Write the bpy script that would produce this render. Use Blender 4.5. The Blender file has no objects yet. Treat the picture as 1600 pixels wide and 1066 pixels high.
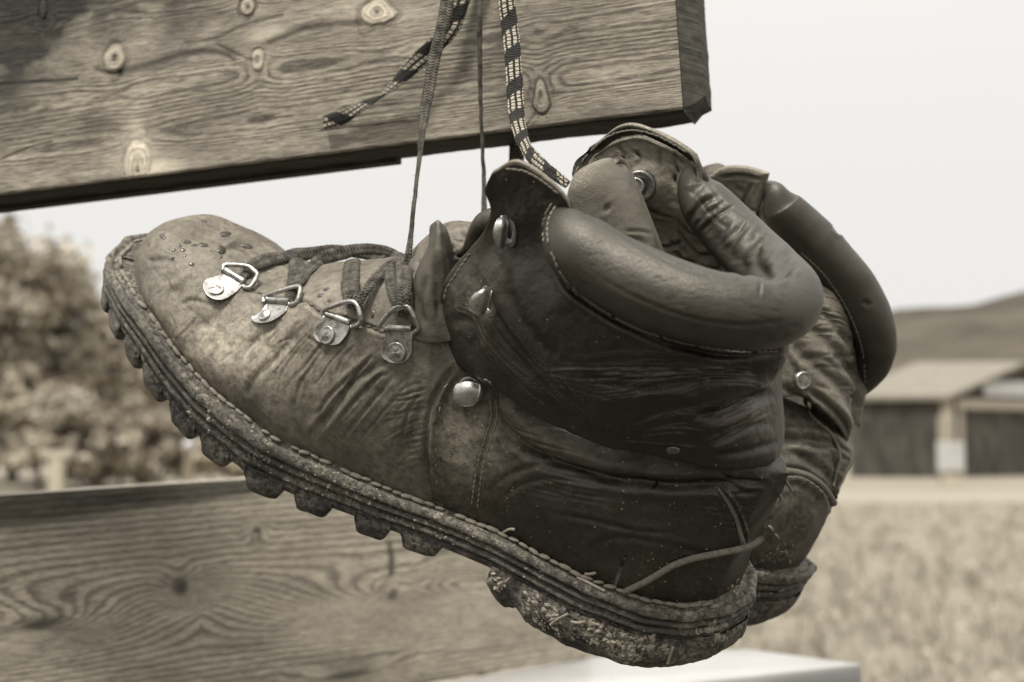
import bpy, math, random
import numpy as np
from mathutils import Vector, Matrix
from mathutils.bvhtree import BVHTree
R_ = math.radians
rnd = random.Random(7)
nrng = np.random.default_rng(11)
scene = bpy.context.scene
col = scene.collection

# ------------------------------------------------------------ camera, sky, sun, exposure
CAM = np.array((0.0, 0.0, 1.25)); PITCH = R_(4.0); FPX = 2222.2
cam = bpy.data.cameras.new('camera'); camo = bpy.data.objects.new('camera', cam); col.objects.link(camo)
camo.location = CAM; camo.rotation_euler = (R_(90) + PITCH, 0, 0)
cam.lens = 50; cam.sensor_width = 36; cam.clip_start = 0.02; cam.clip_end = 3000
cam.dof.use_dof = True; cam.dof.focus_distance = 0.555; cam.dof.aperture_fstop = 10.5
scene.camera = camo
world = bpy.data.worlds.new('World'); scene.world = world; world.use_nodes = True
wn = world.node_tree; wn.nodes.clear()
wo = wn.nodes.new('ShaderNodeOutputWorld'); wb = wn.nodes.new('ShaderNodeBackground')
sk = wn.nodes.new('ShaderNodeTexSky'); sk.sky_type = 'NISHITA'; sk.sun_disc = False
SUN_EL, SUN_AZ = 62, -150      # azimuth from +Y towards +X
sk.sun_elevation = R_(SUN_EL); sk.sun_rotation = R_(SUN_AZ)
bw = wn.nodes.new('ShaderNodeRGBToBW'); wn.links.new(sk.outputs[0], bw.inputs[0])
tc = wn.nodes.new('ShaderNodeTexCoord'); sp = wn.nodes.new('ShaderNodeSeparateXYZ'); wn.links.new(tc.outputs['Generated'], sp.inputs[0])
zc = wn.nodes.new('ShaderNodeMath'); zc.operation = 'MAXIMUM'; zc.inputs[1].default_value = 0; wn.links.new(sp.outputs[2], zc.inputs[0])
m1 = wn.nodes.new('ShaderNodeMath'); m1.operation = 'MULTIPLY_ADD'; zp = wn.nodes.new('ShaderNodeMath'); zp.operation = 'POWER'; zp.inputs[1].default_value = 2.5; wn.links.new(zc.outputs[0], zp.inputs[0]); wn.links.new(zp.outputs[0], m1.inputs[0]); m1.inputs[1].default_value = 14.0; m1.inputs[2].default_value = 7.55
m2 = wn.nodes.new('ShaderNodeMath'); m2.operation = 'MULTIPLY_ADD'; wn.links.new(bw.outputs[0], m2.inputs[0]); m2.inputs[1].default_value = 0.04; wn.links.new(m1.outputs[0], m2.inputs[2])
tn = wn.nodes.new('ShaderNodeVectorMath'); tn.operation = 'SCALE'; tn.inputs[0].default_value = (1.0, 0.985, 0.95); wn.links.new(m2.outputs[0], tn.inputs['Scale'])
wn.links.new(tn.outputs[0], wb.inputs[0]); wb.inputs[1].default_value = 0.11; wn.links.new(wb.outputs[0], wo.inputs[0])
sl = bpy.data.lights.new('sun', 'SUN'); sl.energy = 4.3; sl.angle = R_(9); sl.color = (1, 0.96, 0.9)
so = bpy.data.objects.new('sun', sl); col.objects.link(so)
sd = Vector((math.sin(R_(SUN_AZ)) * math.cos(R_(SUN_EL)), math.cos(R_(SUN_AZ)) * math.cos(R_(SUN_EL)), math.sin(R_(SUN_EL))))
so.rotation_euler = sd.to_track_quat('Z', 'Y').to_euler(); so.location = (0, 0, 5)
vs = scene.view_settings; vs.view_transform = 'Standard'; vs.look = 'None'; vs.gamma = 1; vs.exposure = 0; vs.use_curve_mapping = False

# ------------------------------------------------------------ frames
_c, _s = math.cos(PITCH), math.sin(PITCH)
MC = np.array([[1, 0, 0], [0, _c, -_s], [0, _s, _c]])
def c2w(p): return np.asarray(p, float) @ MC.T + CAM
def w2c(p): return (np.asarray(p, float) - CAM) @ MC
def ray(px, py): return np.array([(px - 800) / FPX, 1.0, -(py - 533) / FPX])
def P(px, py, Y): return ray(px, py) * Y                      # camera frame
def PW(px, py, Y): return c2w(P(px, py, Y))
def pix(c):                                                   # camera frame -> photo pixels
    c = np.asarray(c); return np.stack([800 + FPX * c[..., 0] / c[..., 1], 533 - FPX * c[..., 2] / c[..., 1]], -1)
BR = np.array([[0.83819678, 0.49118306, 0.23699232], [-0.31549966, 0.79118241, -0.52391827], [-0.44484394, 0.36437561, 0.81813464]])
BO = np.array([-0.17403198, 0.65738239, 0.02812584])
def BL(l): return np.asarray(l, float) @ BR.T + BO             # boot local -> camera frame
def B(px, py, w):                                             # pixel on the boot's own lengthwise plane w (mm) -> local metres
    r = ray(px, py); n = BR[:, 1]; k = (w / 1000 + BO @ n) / (r @ n)
    return BR.T @ (r * k - BO)

# ------------------------------------------------------------ numpy noise
_perm = nrng.random((64, 64, 64))
def vnoise(p):
    p = np.asarray(p, float); i = np.floor(p).astype(int); f = p - i; f = f * f * (3 - 2 * f); i &= 63; j = (i + 1) & 63
    x0, y0, z0 = i[..., 0], i[..., 1], i[..., 2]; x1, y1, z1 = j[..., 0], j[..., 1], j[..., 2]; fx, fy, fz = f[..., 0], f[..., 1], f[..., 2]
    a = _perm[x0, y0, z0] * (1 - fx) + _perm[x1, y0, z0] * fx; b = _perm[x0, y1, z0] * (1 - fx) + _perm[x1, y1, z0] * fx
    c = _perm[x0, y0, z1] * (1 - fx) + _perm[x1, y0, z1] * fx; d = _perm[x0, y1, z1] * (1 - fx) + _perm[x1, y1, z1] * fx
    return (a * (1 - fy) + b * fy) * (1 - fz) + (c * (1 - fy) + d * fy) * fz
def fbm(p, o=4):
    s = 0; a = .5
    for k in range(o): s = s + a * (vnoise(np.asarray(p) * 2 ** k + 17.3 * k) - .5); a *= .5
    return s * 2

# ------------------------------------------------------------ object helpers
def tag(o, label=None, cat=None, group=None, kind=None):
    if label: o['label'] = label
    if cat: o['category'] = cat
    if group: o['group'] = group
    if kind: o['kind'] = kind
    return o
def empty(name, loc, label=None, cat=None, group=None):
    o = bpy.data.objects.new(name, None); col.objects.link(o); o.location = loc; o.empty_display_size = .02
    return tag(o, label, cat, group)
def wloc(o):
    v = np.zeros(3)
    while o is not None: v = v + np.array(o.location); o = o.parent
    return v
def mesh(name, V, faces, mat, parent=None, uv=None, attrs=None, smooth=True, world=False, org=None):
    """V in camera frame unless world; returns ONE linked object"""
    V = np.asarray(V, float).reshape(-1, 3)
    if not world: V = c2w(V)
    base = wloc(parent) if parent is not None else np.zeros(3)
    if org is None: org = base if parent is not None else V.mean(0)
    me = bpy.data.meshes.new(name)
    F4 = np.asarray(faces) if not isinstance(faces, list) else None
    if F4 is not None:
        n = len(F4); k = F4.shape[1]
        me.vertices.add(len(V)); me.vertices.foreach_set('co', (V - org).astype(np.float32).ravel())
        me.loops.add(n * k); me.loops.foreach_set('vertex_index', F4.astype(np.int32).ravel())
        me.polygons.add(n); me.polygons.foreach_set('loop_start', np.arange(0, n * k, k, dtype=np.int32)); me.polygons.foreach_set('loop_total', np.full(n, k, np.int32))
        me.update(calc_edges=True)
    else:
        me.from_pydata([tuple(v) for v in (V - org)], [], faces); me.update()
    if smooth: me.polygons.foreach_set('use_smooth', np.ones(len(me.polygons), bool))
    if uv is not None:
        l = me.uv_layers.new(name='UVMap'); idx = np.zeros(len(me.loops), np.int32); me.loops.foreach_get('vertex_index', idx)
        l.data.foreach_set('uv', np.asarray(uv, np.float32)[idx].ravel())
    if attrs:
        for k_, a in attrs.items():
            t = me.attributes.new(k_, 'FLOAT', 'POINT'); t.data.foreach_set('value', np.asarray(a, np.float32).ravel())
    me.materials.append(mat); me.validate()
    o = bpy.data.objects.new(name, me); col.objects.link(o)
    if parent is not None: o.parent = parent; o.location = org - base
    else: o.location = org
    return o
def gfaces(nu, nv, cu=False, cv=False, flip=False):
    iu = np.arange(nu if cu else nu - 1); iv = np.arange(nv if cv else nv - 1)
    U, Vv = np.meshgrid(iu, iv, indexing='ij'); U2 = (U + 1) % nu; V2 = (Vv + 1) % nv
    f = np.stack([U * nv + Vv, U2 * nv + Vv, U2 * nv + V2, U * nv + V2], -1).reshape(-1, 4)
    return f[:, ::-1] if flip else f
def crom(C, n, closed=False):
    """Catmull-Rom through C[k,...] -> n samples"""
    C = np.asarray(C, float); m = len(C)
    if closed: E = np.concatenate([C[-1:], C, C[:2]], 0); t = np.linspace(0, m, n, endpoint=False)
    else:
        E = np.concatenate([2 * C[:1] - C[1:2], C, 2 * C[-1:] - C[-2:-1]], 0); t = np.linspace(0, m - 1, n)
    i = np.minimum(np.floor(t).astype(int), (m if closed else m - 1) - 1); f = (t - i).reshape((-1,) + (1,) * (C.ndim - 1))
    a, b, c, d = E[i], E[i + 1], E[i + 2], E[i + 3]
    return .5 * (2 * b + (c - a) * f + (2 * a - 5 * b + 4 * c - d) * f * f + (3 * b - a - 3 * c + d) * f ** 3)
def patch(C, nu, nv):
    C = np.asarray(C, float); A = crom(C, nu); return np.swapaxes(crom(np.swapaxes(A, 0, 1), nv), 0, 1)
def gnorm(G, cu=False, cv=False):
    du = (np.roll(G, -1, 0) - np.roll(G, 1, 0)) if cu else np.gradient(G, axis=0)
    dv = (np.roll(G, -1, 1) - np.roll(G, 1, 1)) if cv else np.gradient(G, axis=1)
    n = np.cross(du, dv); return n / (np.linalg.norm(n, axis=-1, keepdims=True) + 1e-12)
def resamp(pts, step=6.0):
    pts = np.asarray(pts, float); c = crom(pts, max(12, len(pts) * 14)); d = np.r_[0, np.cumsum(np.linalg.norm(np.diff(c, axis=0), axis=1))]
    n = max(3, int(d[-1] / step)); t = np.linspace(0, d[-1], n); return np.stack([np.interp(t, d, c[:, k]) for k in range(c.shape[1])], 1)
def stroke_field(px, strokes, mask=None):
    """px (N,2) pixels at which each surface point sits; strokes [(pts,depth_mm,width_px)] -> displacement (m), darkness"""
    N = len(px); D = np.zeros(N); W = np.zeros(N)
    ok = np.ones(N, bool) if mask is None else mask
    for pts, dep, wid in strokes:
        c = resamp(pts, max(3.0, wid * .8)); m = wid * 4
        sel = np.where(ok & (px[:, 0] > c[:, 0].min() - m) & (px[:, 0] < c[:, 0].max() + m) & (px[:, 1] > c[:, 1].min() - m) & (px[:, 1] < c[:, 1].max() + m))[0]
        if not len(sel): continue
        q = px[sel]; best = np.full(len(sel), 1e9); bt = np.zeros(len(sel))
        for k in range(len(c) - 1):
            a, b = c[k], c[k + 1]; ab = b - a; t = np.clip(((q - a) @ ab) / (ab @ ab + 1e-9), 0, 1)
            d = np.linalg.norm(q - (a + t[:, None] * ab), axis=1); u = d < best; best[u] = d[u]; bt[u] = (k + t[u]) / (len(c) - 1)
        tp = np.clip(np.minimum(bt, 1 - bt) * 5, 0, 1) ** .7
        v = np.exp(-(best / wid) ** 2)
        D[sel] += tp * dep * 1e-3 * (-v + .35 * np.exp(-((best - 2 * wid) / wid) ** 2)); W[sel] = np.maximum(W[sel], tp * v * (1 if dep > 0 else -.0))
    return D, W
def tube_grid(path, rad, nseg=12, ref=None, flat=1.0, twist=None):
    """path (n,3); rad (n,) ; cross-section ellipse rad x rad*flat, flat axis along ref direction (n,3)"""
    path = np.asarray(path, float); n = len(path); rad = np.broadcast_to(np.asarray(rad, float), (n,)); flat = np.broadcast_to(np.asarray(flat, float), (n,))
    T = np.gradient(path, axis=0); T /= np.linalg.norm(T, axis=1, keepdims=True) + 1e-12
    if ref is None: ref = np.array([0, -1, 0.01])
    ref = np.broadcast_to(np.asarray(ref, float), (n, 3))
    Bn = np.cross(T, ref); Bn /= np.linalg.norm(Bn, axis=1, keepdims=True) + 1e-12; Nn = np.cross(Bn, T)
    if twist is not None:
        ct, st = np.cos(twist)[:, None], np.sin(twist)[:, None]; Bn, Nn = Bn * ct + Nn * st, -Bn * st + Nn * ct
    a = np.linspace(0, 2 * np.pi, nseg, endpoint=False)
    return path[:, None] + (np.cos(a)[None, :, None] * Bn[:, None] * rad[:, None, None]) + (np.sin(a)[None, :, None] * Nn[:, None] * (rad * flat)[:, None, None])
def tube(name, path, rad, mat, parent=None, nseg=12, caps=True, **kw):
    G = tube_grid(path, rad, nseg, **{k: kw[k] for k in kw if k in ('ref', 'flat', 'twist')})
    n = len(G); L = np.r_[0, np.cumsum(np.linalg.norm(np.diff(np.asarray(path, float), axis=0), axis=1))]
    V = G.reshape(-1, 3); F = gfaces(n, nseg, cv=True)
    uv = np.stack([np.repeat(L * 100, nseg), np.tile(np.arange(nseg) / nseg, n)], 1)
    if caps:
        V = np.vstack([V, path[0], path[-1]]); i = np.arange(nseg); j = (i + 1) % nseg
        F = np.vstack([F, np.stack([np.full(nseg, n * nseg), j, i, i], 1), np.stack([np.full(nseg, n * nseg + 1), (n - 1) * nseg + i, (n - 1) * nseg + j, (n - 1) * nseg + j], 1)])
        F = [tuple(dict.fromkeys(f)) for f in F.tolist()]; uv = np.vstack([uv, uv[0], uv[-1]])
    return mesh(name, V, F, mat, parent, uv=uv, attrs=kw.get('attrs'))

# ------------------------------------------------------------ materials
TINT = (1.0, 0.89, 0.70)
def tint(v, t=TINT): return (v * t[0], v * t[1], v * t[2], 1)
class NT:
    def __init__(s, name):
        s.m = bpy.data.materials.new(name); s.m.use_nodes = True; s.t = s.m.node_tree; s.t.nodes.clear()
        s.out = s.n('ShaderNodeOutputMaterial'); s.b = s.n('ShaderNodeBsdfPrincipled'); s.l(s.b.outputs[0], s.out.inputs[0])
    def n(s, t, **k):
        q = s.t.nodes.new(t)
        for a, b in k.items(): setattr(q, a, b)
        return q
    def l(s, a, b): s.t.links.new(a, b)
    def coord(s, kind='Object', scale=(1, 1, 1), rot=(0, 0, 0)):
        c = s.n('ShaderNodeTexCoord'); m = s.n('ShaderNodeMapping'); m.inputs['Scale'].default_value = scale; m.inputs['Rotation'].default_value = rot; s.l(c.outputs[kind], m.inputs[0]); return m.outputs[0]
    def noise(s, v, scale, detail=4, rough=.55, dist=0):
        q = s.n('ShaderNodeTexNoise'); q.inputs['Scale'].default_value = scale; q.inputs['Detail'].default_value = detail; q.inputs['Roughness'].default_value = rough; q.inputs['Distortion'].default_value = dist; s.l(v, q.inputs['Vector']); return q.outputs['Fac']
    def vor(s, v, scale, feat='F1', out='Distance'):
        q = s.n('ShaderNodeTexVoronoi', feature=feat); q.inputs['Scale'].default_value = scale; s.l(v, q.inputs['Vector']); return q.outputs[out]
    def math(s, op, a, b=None, c=None, clamp=False):
        q = s.n('ShaderNodeMath', operation=op, use_clamp=clamp)
        for i, x in enumerate((a, b, c)):
            if x is None: continue
            if isinstance(x, (int, float)): q.inputs[i].default_value = x
            else: s.l(x, q.inputs[i])
        return q.outputs[0]
    def ramp(s, f, stops):
        q = s.n('ShaderNodeValToRGB'); e = q.color_ramp.elements
        while len(e) < len(stops): e.new(.5)
        for i, (p, c) in enumerate(stops): e[i].position = p; e[i].color = c if isinstance(c, tuple) else (c, c, c, 1)
        s.l(f, q.inputs[0]); return q.outputs[0]
    def mix(s, f, a, b):
        q = s.n('ShaderNodeMix', data_type='RGBA')
        for i, x in ((0, f), (6, a), (7, b)):
            if isinstance(x, (int, float)): q.inputs[i].default_value = x
            elif isinstance(x, tuple): q.inputs[i].default_value = x
            else: s.l(x, q.inputs[i])
        return q.outputs[2]
    def attr(s, name): q = s.n('ShaderNodeAttribute', attribute_name=name); return q.outputs['Fac']
    def bump(s, h, dist, strength=1.0, prev=None):
        q = s.n('ShaderNodeBump'); q.inputs['Distance'].default_value = dist; q.inputs['Strength'].default_value = strength; s.l(h, q.inputs['Height'])
        if prev is not None: s.l(prev, q.inputs['Normal'])
        s.l(q.outputs[0], s.b.inputs['Normal']); return q.outputs[0]
    def set(s, **k):
        for a, b in k.items():
            i = s.b.inputs[a.replace('_', ' ')]
            if isinstance(b, (int, float, tuple)): i.default_value = b
            else: s.l(b, i)
        return s

def leather(name, dark, light, dust_lit=0.3, rough=.5, grain=1.0, speck=0.0, wear_lit_col=.25, dust_lit_col=.22, spec=.5, wrinkle=.4, mott=.3, cracks=0.0):
    t = NT(name); v = t.coord('Object')
    n1 = t.noise(v, 22, 5, .6); n2 = t.noise(v, 130, 5, .65); n3 = t.noise(v, 700, 3, .6); n4 = t.noise(v, 480, 6, .8)
    base = t.mix(t.ramp(n1, [(.3, 0.0), (.7, 1.0)]), tint(dark), tint(light))
    # fine mottling
    base = t.mix(t.math('MULTIPLY', t.ramp(n2, [(.42, 0.0), (.72, 1.0)]), .28), base, tint(light * 1.5))
    base = t.mix(t.math('MULTIPLY', t.ramp(n4, [(.40, 1.0), (.52, 0.0)]), mott), base, tint(dark * .5)); base = t.mix(t.math('MULTIPLY', t.ramp(n4, [(.52, 0.0), (.66, 1.0)]), mott * .6), base, tint(light * 2.0))
    if cracks > 0:
        dv = t.n('ShaderNodeVectorMath', operation='ADD'); nv_ = t.n('ShaderNodeTexNoise'); nv_.inputs['Scale'].default_value = 70; nv_.inputs['Detail'].default_value = 4; t.l(v, nv_.inputs['Vector'])
        sc_ = t.n('ShaderNodeVectorMath', operation='SCALE'); sc_.inputs['Scale'].default_value = .009; t.l(nv_.outputs['Color'], sc_.inputs[0]); t.l(v, dv.inputs[0]); t.l(sc_.outputs[0], dv.inputs[1])
        mp_ = t.n('ShaderNodeMapping'); mp_.inputs['Rotation'].default_value = (0, .75, 0); mp_.inputs['Scale'].default_value = (.45, 1, 1.5); t.l(dv.outputs[0], mp_.inputs[0])
        ck = t.math('MULTIPLY', t.ramp(t.vor(mp_.outputs[0], 130, 'DISTANCE_TO_EDGE'), [(0.0, 1.0), (.035, 0.0)]), t.ramp(t.noise(v, 38, 3), [(.42, 0.0), (.6, 1.0)]))
        ck2 = t.math('MULTIPLY', t.ramp(t.vor(mp_.outputs[0], 300, 'DISTANCE_TO_EDGE'), [(0.0, 1.0), (.05, 0.0)]), t.ramp(t.noise(v, 55, 3), [(.45, 0.0), (.6, 1.0)]))
        ck = t.math('MAXIMUM', ck, t.math('MULTIPLY', ck2, .6)); base = t.mix(t.math('MULTIPLY', ck, cracks), base, tint(dark * .3))
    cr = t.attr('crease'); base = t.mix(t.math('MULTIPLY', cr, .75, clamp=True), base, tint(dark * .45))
    # dust lodged in the pores plus painted lit patches: own mask times noise
    dm = t.math('MULTIPLY', t.attr('dust_lit'), t.ramp(t.noise(v, 300, 6, .75), [(.28, 0.0), (.68, 1.0)]))
    dm = t.math('MULTIPLY', dm, dust_lit, clamp=True)
    base = t.mix(dm, base, tint(dust_lit_col))
    if speck > 0:
        vs_ = t.n('ShaderNodeTexVoronoi'); vs_.inputs['Scale'].default_value = 420; t.l(v, vs_.inputs['Vector'])
        sm = t.math('LESS_THAN', vs_.outputs['Distance'], .15); rn = t.n('ShaderNodeSeparateColor'); t.l(vs_.outputs['Color'], rn.inputs[0])
        sm = t.math('MULTIPLY', sm, t.math('GREATER_THAN', rn.outputs[0], 1 - speck))
        sm = t.math('MULTIPLY', sm, t.ramp(t.noise(v, 30, 2), [(.4, 0.0), (.6, 1.0)]))
        base = t.mix(sm, base, tint(.32))
    w = t.attr('wear_lit'); base = t.mix(t.math('MULTIPLY', w, t.ramp(n2, [(.3, .45), (.6, 1.0)]), clamp=True), base, tint(wear_lit_col))
    rg = t.math('ADD', t.math('MULTIPLY', n2, .3), rough - .15, clamp=True)
    rg = t.math('ADD', rg, t.math('MULTIPLY', dm, .3), clamp=True)
    t.set(Base_Color=base, Roughness=rg, Specular_IOR_Level=spec); t.set(Specular_Tint=(1.0, .93, .80, 1))
    vo = t.vor(v, 1500, 'DISTANCE_TO_EDGE'); vo2 = t.ramp(vo, [(0.0, 0.0), (.22, 1.0)])
    h = t.math('ADD', t.math('MULTIPLY', vo2, .5 * grain), t.math('MULTIPLY', n3, .8))
    b1 = t.bump(h, .00014, min(1.0, grain * .75))
    wr = t.noise(t.coord('Object', (1, 1, 1), (.4, .3, .8)), 85, 8, .7, 1.2)
    b2 = t.bump(wr, .0010, wrinkle, b1)
    if cracks > 0: t.bump(ck, -.0006, min(1.0, cracks * 1.6), b2)
    return t.m
def metal(name, v=.6, rough=.3, dirt=.3):
    t = NT(name); c = t.coord('Object'); n = t.noise(c, 300, 5, .7)
    t.set(Base_Color=t.mix(t.math('MULTIPLY', t.ramp(n, [(.45, 0.0), (.65, 1.0)]), dirt), tint(v, (1, .97, .91)), tint(v * .25)), Metallic=.9, Roughness=t.math('ADD', t.math('MULTIPLY', n, .35), rough - .15, clamp=True))
    t.bump(t.noise(c, 900, 4, .7), .0002, .7); return t.m
def lace_mat(name, dark, light, pattern):
    t = NT(name); uv = t.coord('UV'); s = t.n('ShaderNodeSeparateXYZ'); t.l(uv, s.inputs[0]); v = t.coord('Object')
    u, q = s.outputs[0], s.outputs[1]
    # braid: opposed chevrons of yarn over the width
    qq = t.math('ABSOLUTE', t.math('SUBTRACT', t.math('FRACT', t.math('MULTIPLY', q, 2 * 3)), .5))
    ph = t.math('ADD', t.math('MULTIPLY', u, 7.0), t.math('MULTIPLY', qq, 1.4))
    st = t.math('ABSOLUTE', t.math('SUBTRACT', t.math('FRACT', ph), .5))
    h = t.math('ADD', t.math('MULTIPLY', st, 1.2), qq)
    fz = t.noise(v, 1500, 4, .7)
    c = t.mix(t.ramp(t.noise(v, 250, 5, .7), [(.35, 0.0), (.65, 1.0)]), tint(dark), tint(light))
    c = t.mix(t.ramp(h, [(.15, .75), (.5, 0.0)]), c, tint(dark * .4))
    if pattern:
        cq = t.math('MULTIPLY', q, 8.0)
        blk = t.math('LESS_THAN', t.math('FRACT', t.math('ADD', t.math('MULTIPLY', u, .52), t.math('MULTIPLY', q, 1.1))), .56)
        dash = t.math('LESS_THAN', t.math('ABSOLUTE', t.math('SUBTRACT', t.math('FRACT', cq), .5)), .30)
        dd = t.math('LESS_THAN', t.math('FRACT', t.math('ADD', t.math('MULTIPLY', u, 4.3), t.math('ADD', t.math('MULTIPLY', cq, .35), t.math('MULTIPLY', t.math('FLOOR', cq), .2)))), .74)
        c = t.mix(t.math('MULTIPLY', t.math('MULTIPLY', blk, dash), dd), c, tint(.40))
    t.set(Base_Color=c, Roughness=.9, Specular_IOR_Level=.2); t.set(Sheen_Weight=.08)
    b = t.bump(h, .0007, 1.0); t.bump(fz, .0004, .8, b); return t.m
def rubber(name, dark, mud, amount, rough=.75):
    t = NT(name); v = t.coord('Object'); n1 = t.noise(v, 55, 6, .7); n2 = t.noise(v, 420, 6, .75)
    m = t.math('MULTIPLY', t.ramp(n1, [(.5 - amount * .3, 0.0), (.75 - amount * .2, 1.0)]), t.ramp(n2, [(.4, .0), (.58, 1.0)]))
    c = t.mix(t.ramp(t.noise(v, 150, 4), [(.35, 0.0), (.7, 1.0)]), tint(dark), tint(dark * 2.2)); c = t.mix(m, c, tint(mud))
    t.set(Base_Color=c, Roughness=t.math('ADD', t.math('MULTIPLY', m, .3), rough - .15, clamp=True))
    b = t.bump(t.math('ADD', m, n2), .0006, .8); t.bump(n1, .0015, .6, b); return t.m
M = {}
t = NT('water bead on leather'); t.set(Base_Color=tint(.06), Roughness=.13, Specular_IOR_Level=.5); M['wetdrop'] = t.m
M['vamp'] = leather('dusty vamp leather', .020, .085, dust_lit=.75, rough=.38, dust_lit_col=.40, grain=1.2, wrinkle=.16, mott=.22, cracks=.10, spec=.6)
M['dark'] = leather('oiled ankle leather', .005, .012, dust_lit=.8, rough=.30, speck=.10, dust_lit_col=.11, wear_lit_col=.30, spec=.50, wrinkle=.16, mott=.2)
M['quarter'] = leather('oiled heel leather', .006, .015, dust_lit=1.0, rough=.29, speck=.25, dust_lit_col=.18, wear_lit_col=.2, spec=.55, wrinkle=.12, mott=.2)
M['collar'] = leather('padded collar leather', .017, .034, dust_lit=.15, rough=.43, grain=.9, dust_lit_col=.15, spec=.6, wrinkle=.05, mott=.10)
M['lining'] = leather('lining leather', .09, .20, dust_lit=.3, rough=.32, grain=1.2, wrinkle=.55, mott=.25, spec=.6)
M['tongue'] = leather('tongue leather', .10, .14, dust_lit=.15, rough=.38, grain=1.2, wrinkle=.10, mott=.12, spec=.6)
M['throat'] = leather('throat leather', .018, .070, dust_lit=.5, rough=.36, wrinkle=.35, mott=.3, spec=.6)
M['edge'] = leather('cut leather edge', .10, .2, dust_lit=.6, rough=.7)
M['rear'] = leather('rear boot leather', .06, .17, dust_lit=.4, rough=.36, dust_lit_col=.3, wrinkle=.25, mott=.2, cracks=.25, spec=.65)
M['welt'] = rubber('welt leather', .026, .34, .6, .65); M['mid'] = rubber('midsole layers', .022, .24, .42, .65)
M['rubber'] = rubber('lugged rubber', .007, .24, .38, .5); M['heel'] = rubber('heel rubber with dried mud', .008, .34, .45, .6)
M['metal'] = metal('plated steel', .46, .30, .8); M['hook'] = metal('worn hook steel', .55, .28, .5); M['darkmetal'] = metal('hook base steel', .22, .35, .5)
M['thread'] = NT('pale thread').set(Base_Color=tint(.19), Roughness=.9).m
M['thread2'] = NT('brown thread').set(Base_Color=tint(.13), Roughness=.9).m
M['lace'] = lace_mat('worn braided lace', .018, .15, False); M['lacepat'] = lace_mat('flecked braided lace', .010, .024, True)
t = NT('cord'); t.set(Base_Color=t.mix(t.noise(t.coord(), 500, 4), tint(.08), tint(.26)), Roughness=.9); t.bump(t.noise(t.coord(), 900, 4, .7), .0006); M['cord'] = t.m
t = NT('dry mud'); t.set(Base_Color=t.mix(t.noise(t.coord(), 200, 5, .7), tint(.07), tint(.46)), Roughness=.95); t.bump(t.noise(t.coord(), 600, 4, .7), .0006); M['mud'] = t.m
t = NT('water drop'); t.set(Base_Color=(1, .97, .92, 1), Roughness=.03, IOR=1.33, Transmission_Weight=1.0); M['water'] = t.m

REG = {}
# ============================================================ THE NEAR BOOT
boot = empty('hiking_boot', c2w(BL((.16, 0, -.02))), 'muddy leather hiking boot hanging in front, toe to the left, steel lace rings in view', 'boot', 'pair of hiking boots hanging by their laces')
HX = np.array([0, .005, .015, .03, .05, .08, .11, .15, .19, .22, .26, .285, .300, .310, .315]); HH = np.array([0, .018, .030, .040, .046, .050, .050, .044, .038, .036, .037, .034, .026, .015, 0])
JX = np.array([0, .0128, .026, .0452, .0613, .0783, .0966, .114, .1293, .1516, .1735, .1861, .2061, .2237, .2462, .2609, .2746, .2906, .2992, .3044, .315])
JZ = np.array([.0190, .0215, .0212, .0173, .0106, .0054, .0021, -.0008, -.0014, -.0006, .0003, .002, .0045, .0064, .0078, .0091, .0108, .0125, .0136, .0150, .0165])
_xf = np.linspace(0, .315, 1261)
def smooth(a, k): ker = np.hanning(k); ker /= ker.sum(); return np.convolve(np.pad(a, k // 2, mode='edge'), ker, 'valid')[:len(a)]
_jz = smooth(np.interp(_xf, JX, JZ), 61)
def zj(x): return np.interp(x, _xf, _jz)
_hw = np.interp(_xf, HX, HH); _hs = smooth(_hw, 41); _bl = np.clip((_xf - .006) / .02, 0, 1) * np.clip((.313 - _xf) / .02, 0, 1); _hw = _hw * (1 - _bl) + _hs * _bl
def hwf(x): return np.interp(x, _xf, _hw)
TV = lambda x: np.interp(x, [0, .03, .06, .11, .16, .2, .225, .26, .3, .315], [.013, .016, .0195, .020, .0165, .0145, .0148, .016, .015, .0145])
# closed outline of the sole by arc length (near side first, from the toe to the heel, then back on the far side)
def outline_pts(inset=0.0, n=720):
    L = .315; x = L * (1 - np.cos(np.linspace(0, np.pi, 500))) / 2
    x2 = .1575 + (x - .1575) * (1 - inset / .1575); h2 = hwf(x) * (1 - inset / .046)
    near = np.stack([x2, -h2], 1); far = np.stack([x2, h2], 1)[::-1][1:-1]
    c = np.vstack([near, far, near[:1]]); d = np.r_[0, np.cumsum(np.linalg.norm(np.diff(c, axis=0), axis=1))]
    t = np.linspace(0, d[-1], n, endpoint=False); return np.stack([np.interp(t, d, c[:, k]) for k in range(2)], 1)
def out_n(o):
    t = np.roll(o, -1, 0) - np.roll(o, 1, 0); n = np.stack([-t[:, 1], t[:, 0]], 1); n /= np.linalg.norm(n, axis=1, keepdims=True)
    c = o.mean(0)
    if ((o - c) * n).sum() < 0: n = -n
    return n
def toe_push(o): o = o.copy(); o[:, 0] -= .0085 * np.clip(1 - o[:, 0] / .055, 0, 1); o[:, 1] *= np.where(o[:, 1] > 0, 1 - .28 * np.clip(1 - o[:, 0] / .06, 0, 1), 1); return o
OUT = toe_push(outline_pts()); OUTN = out_n(OUT); NO = len(OUT)
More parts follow.
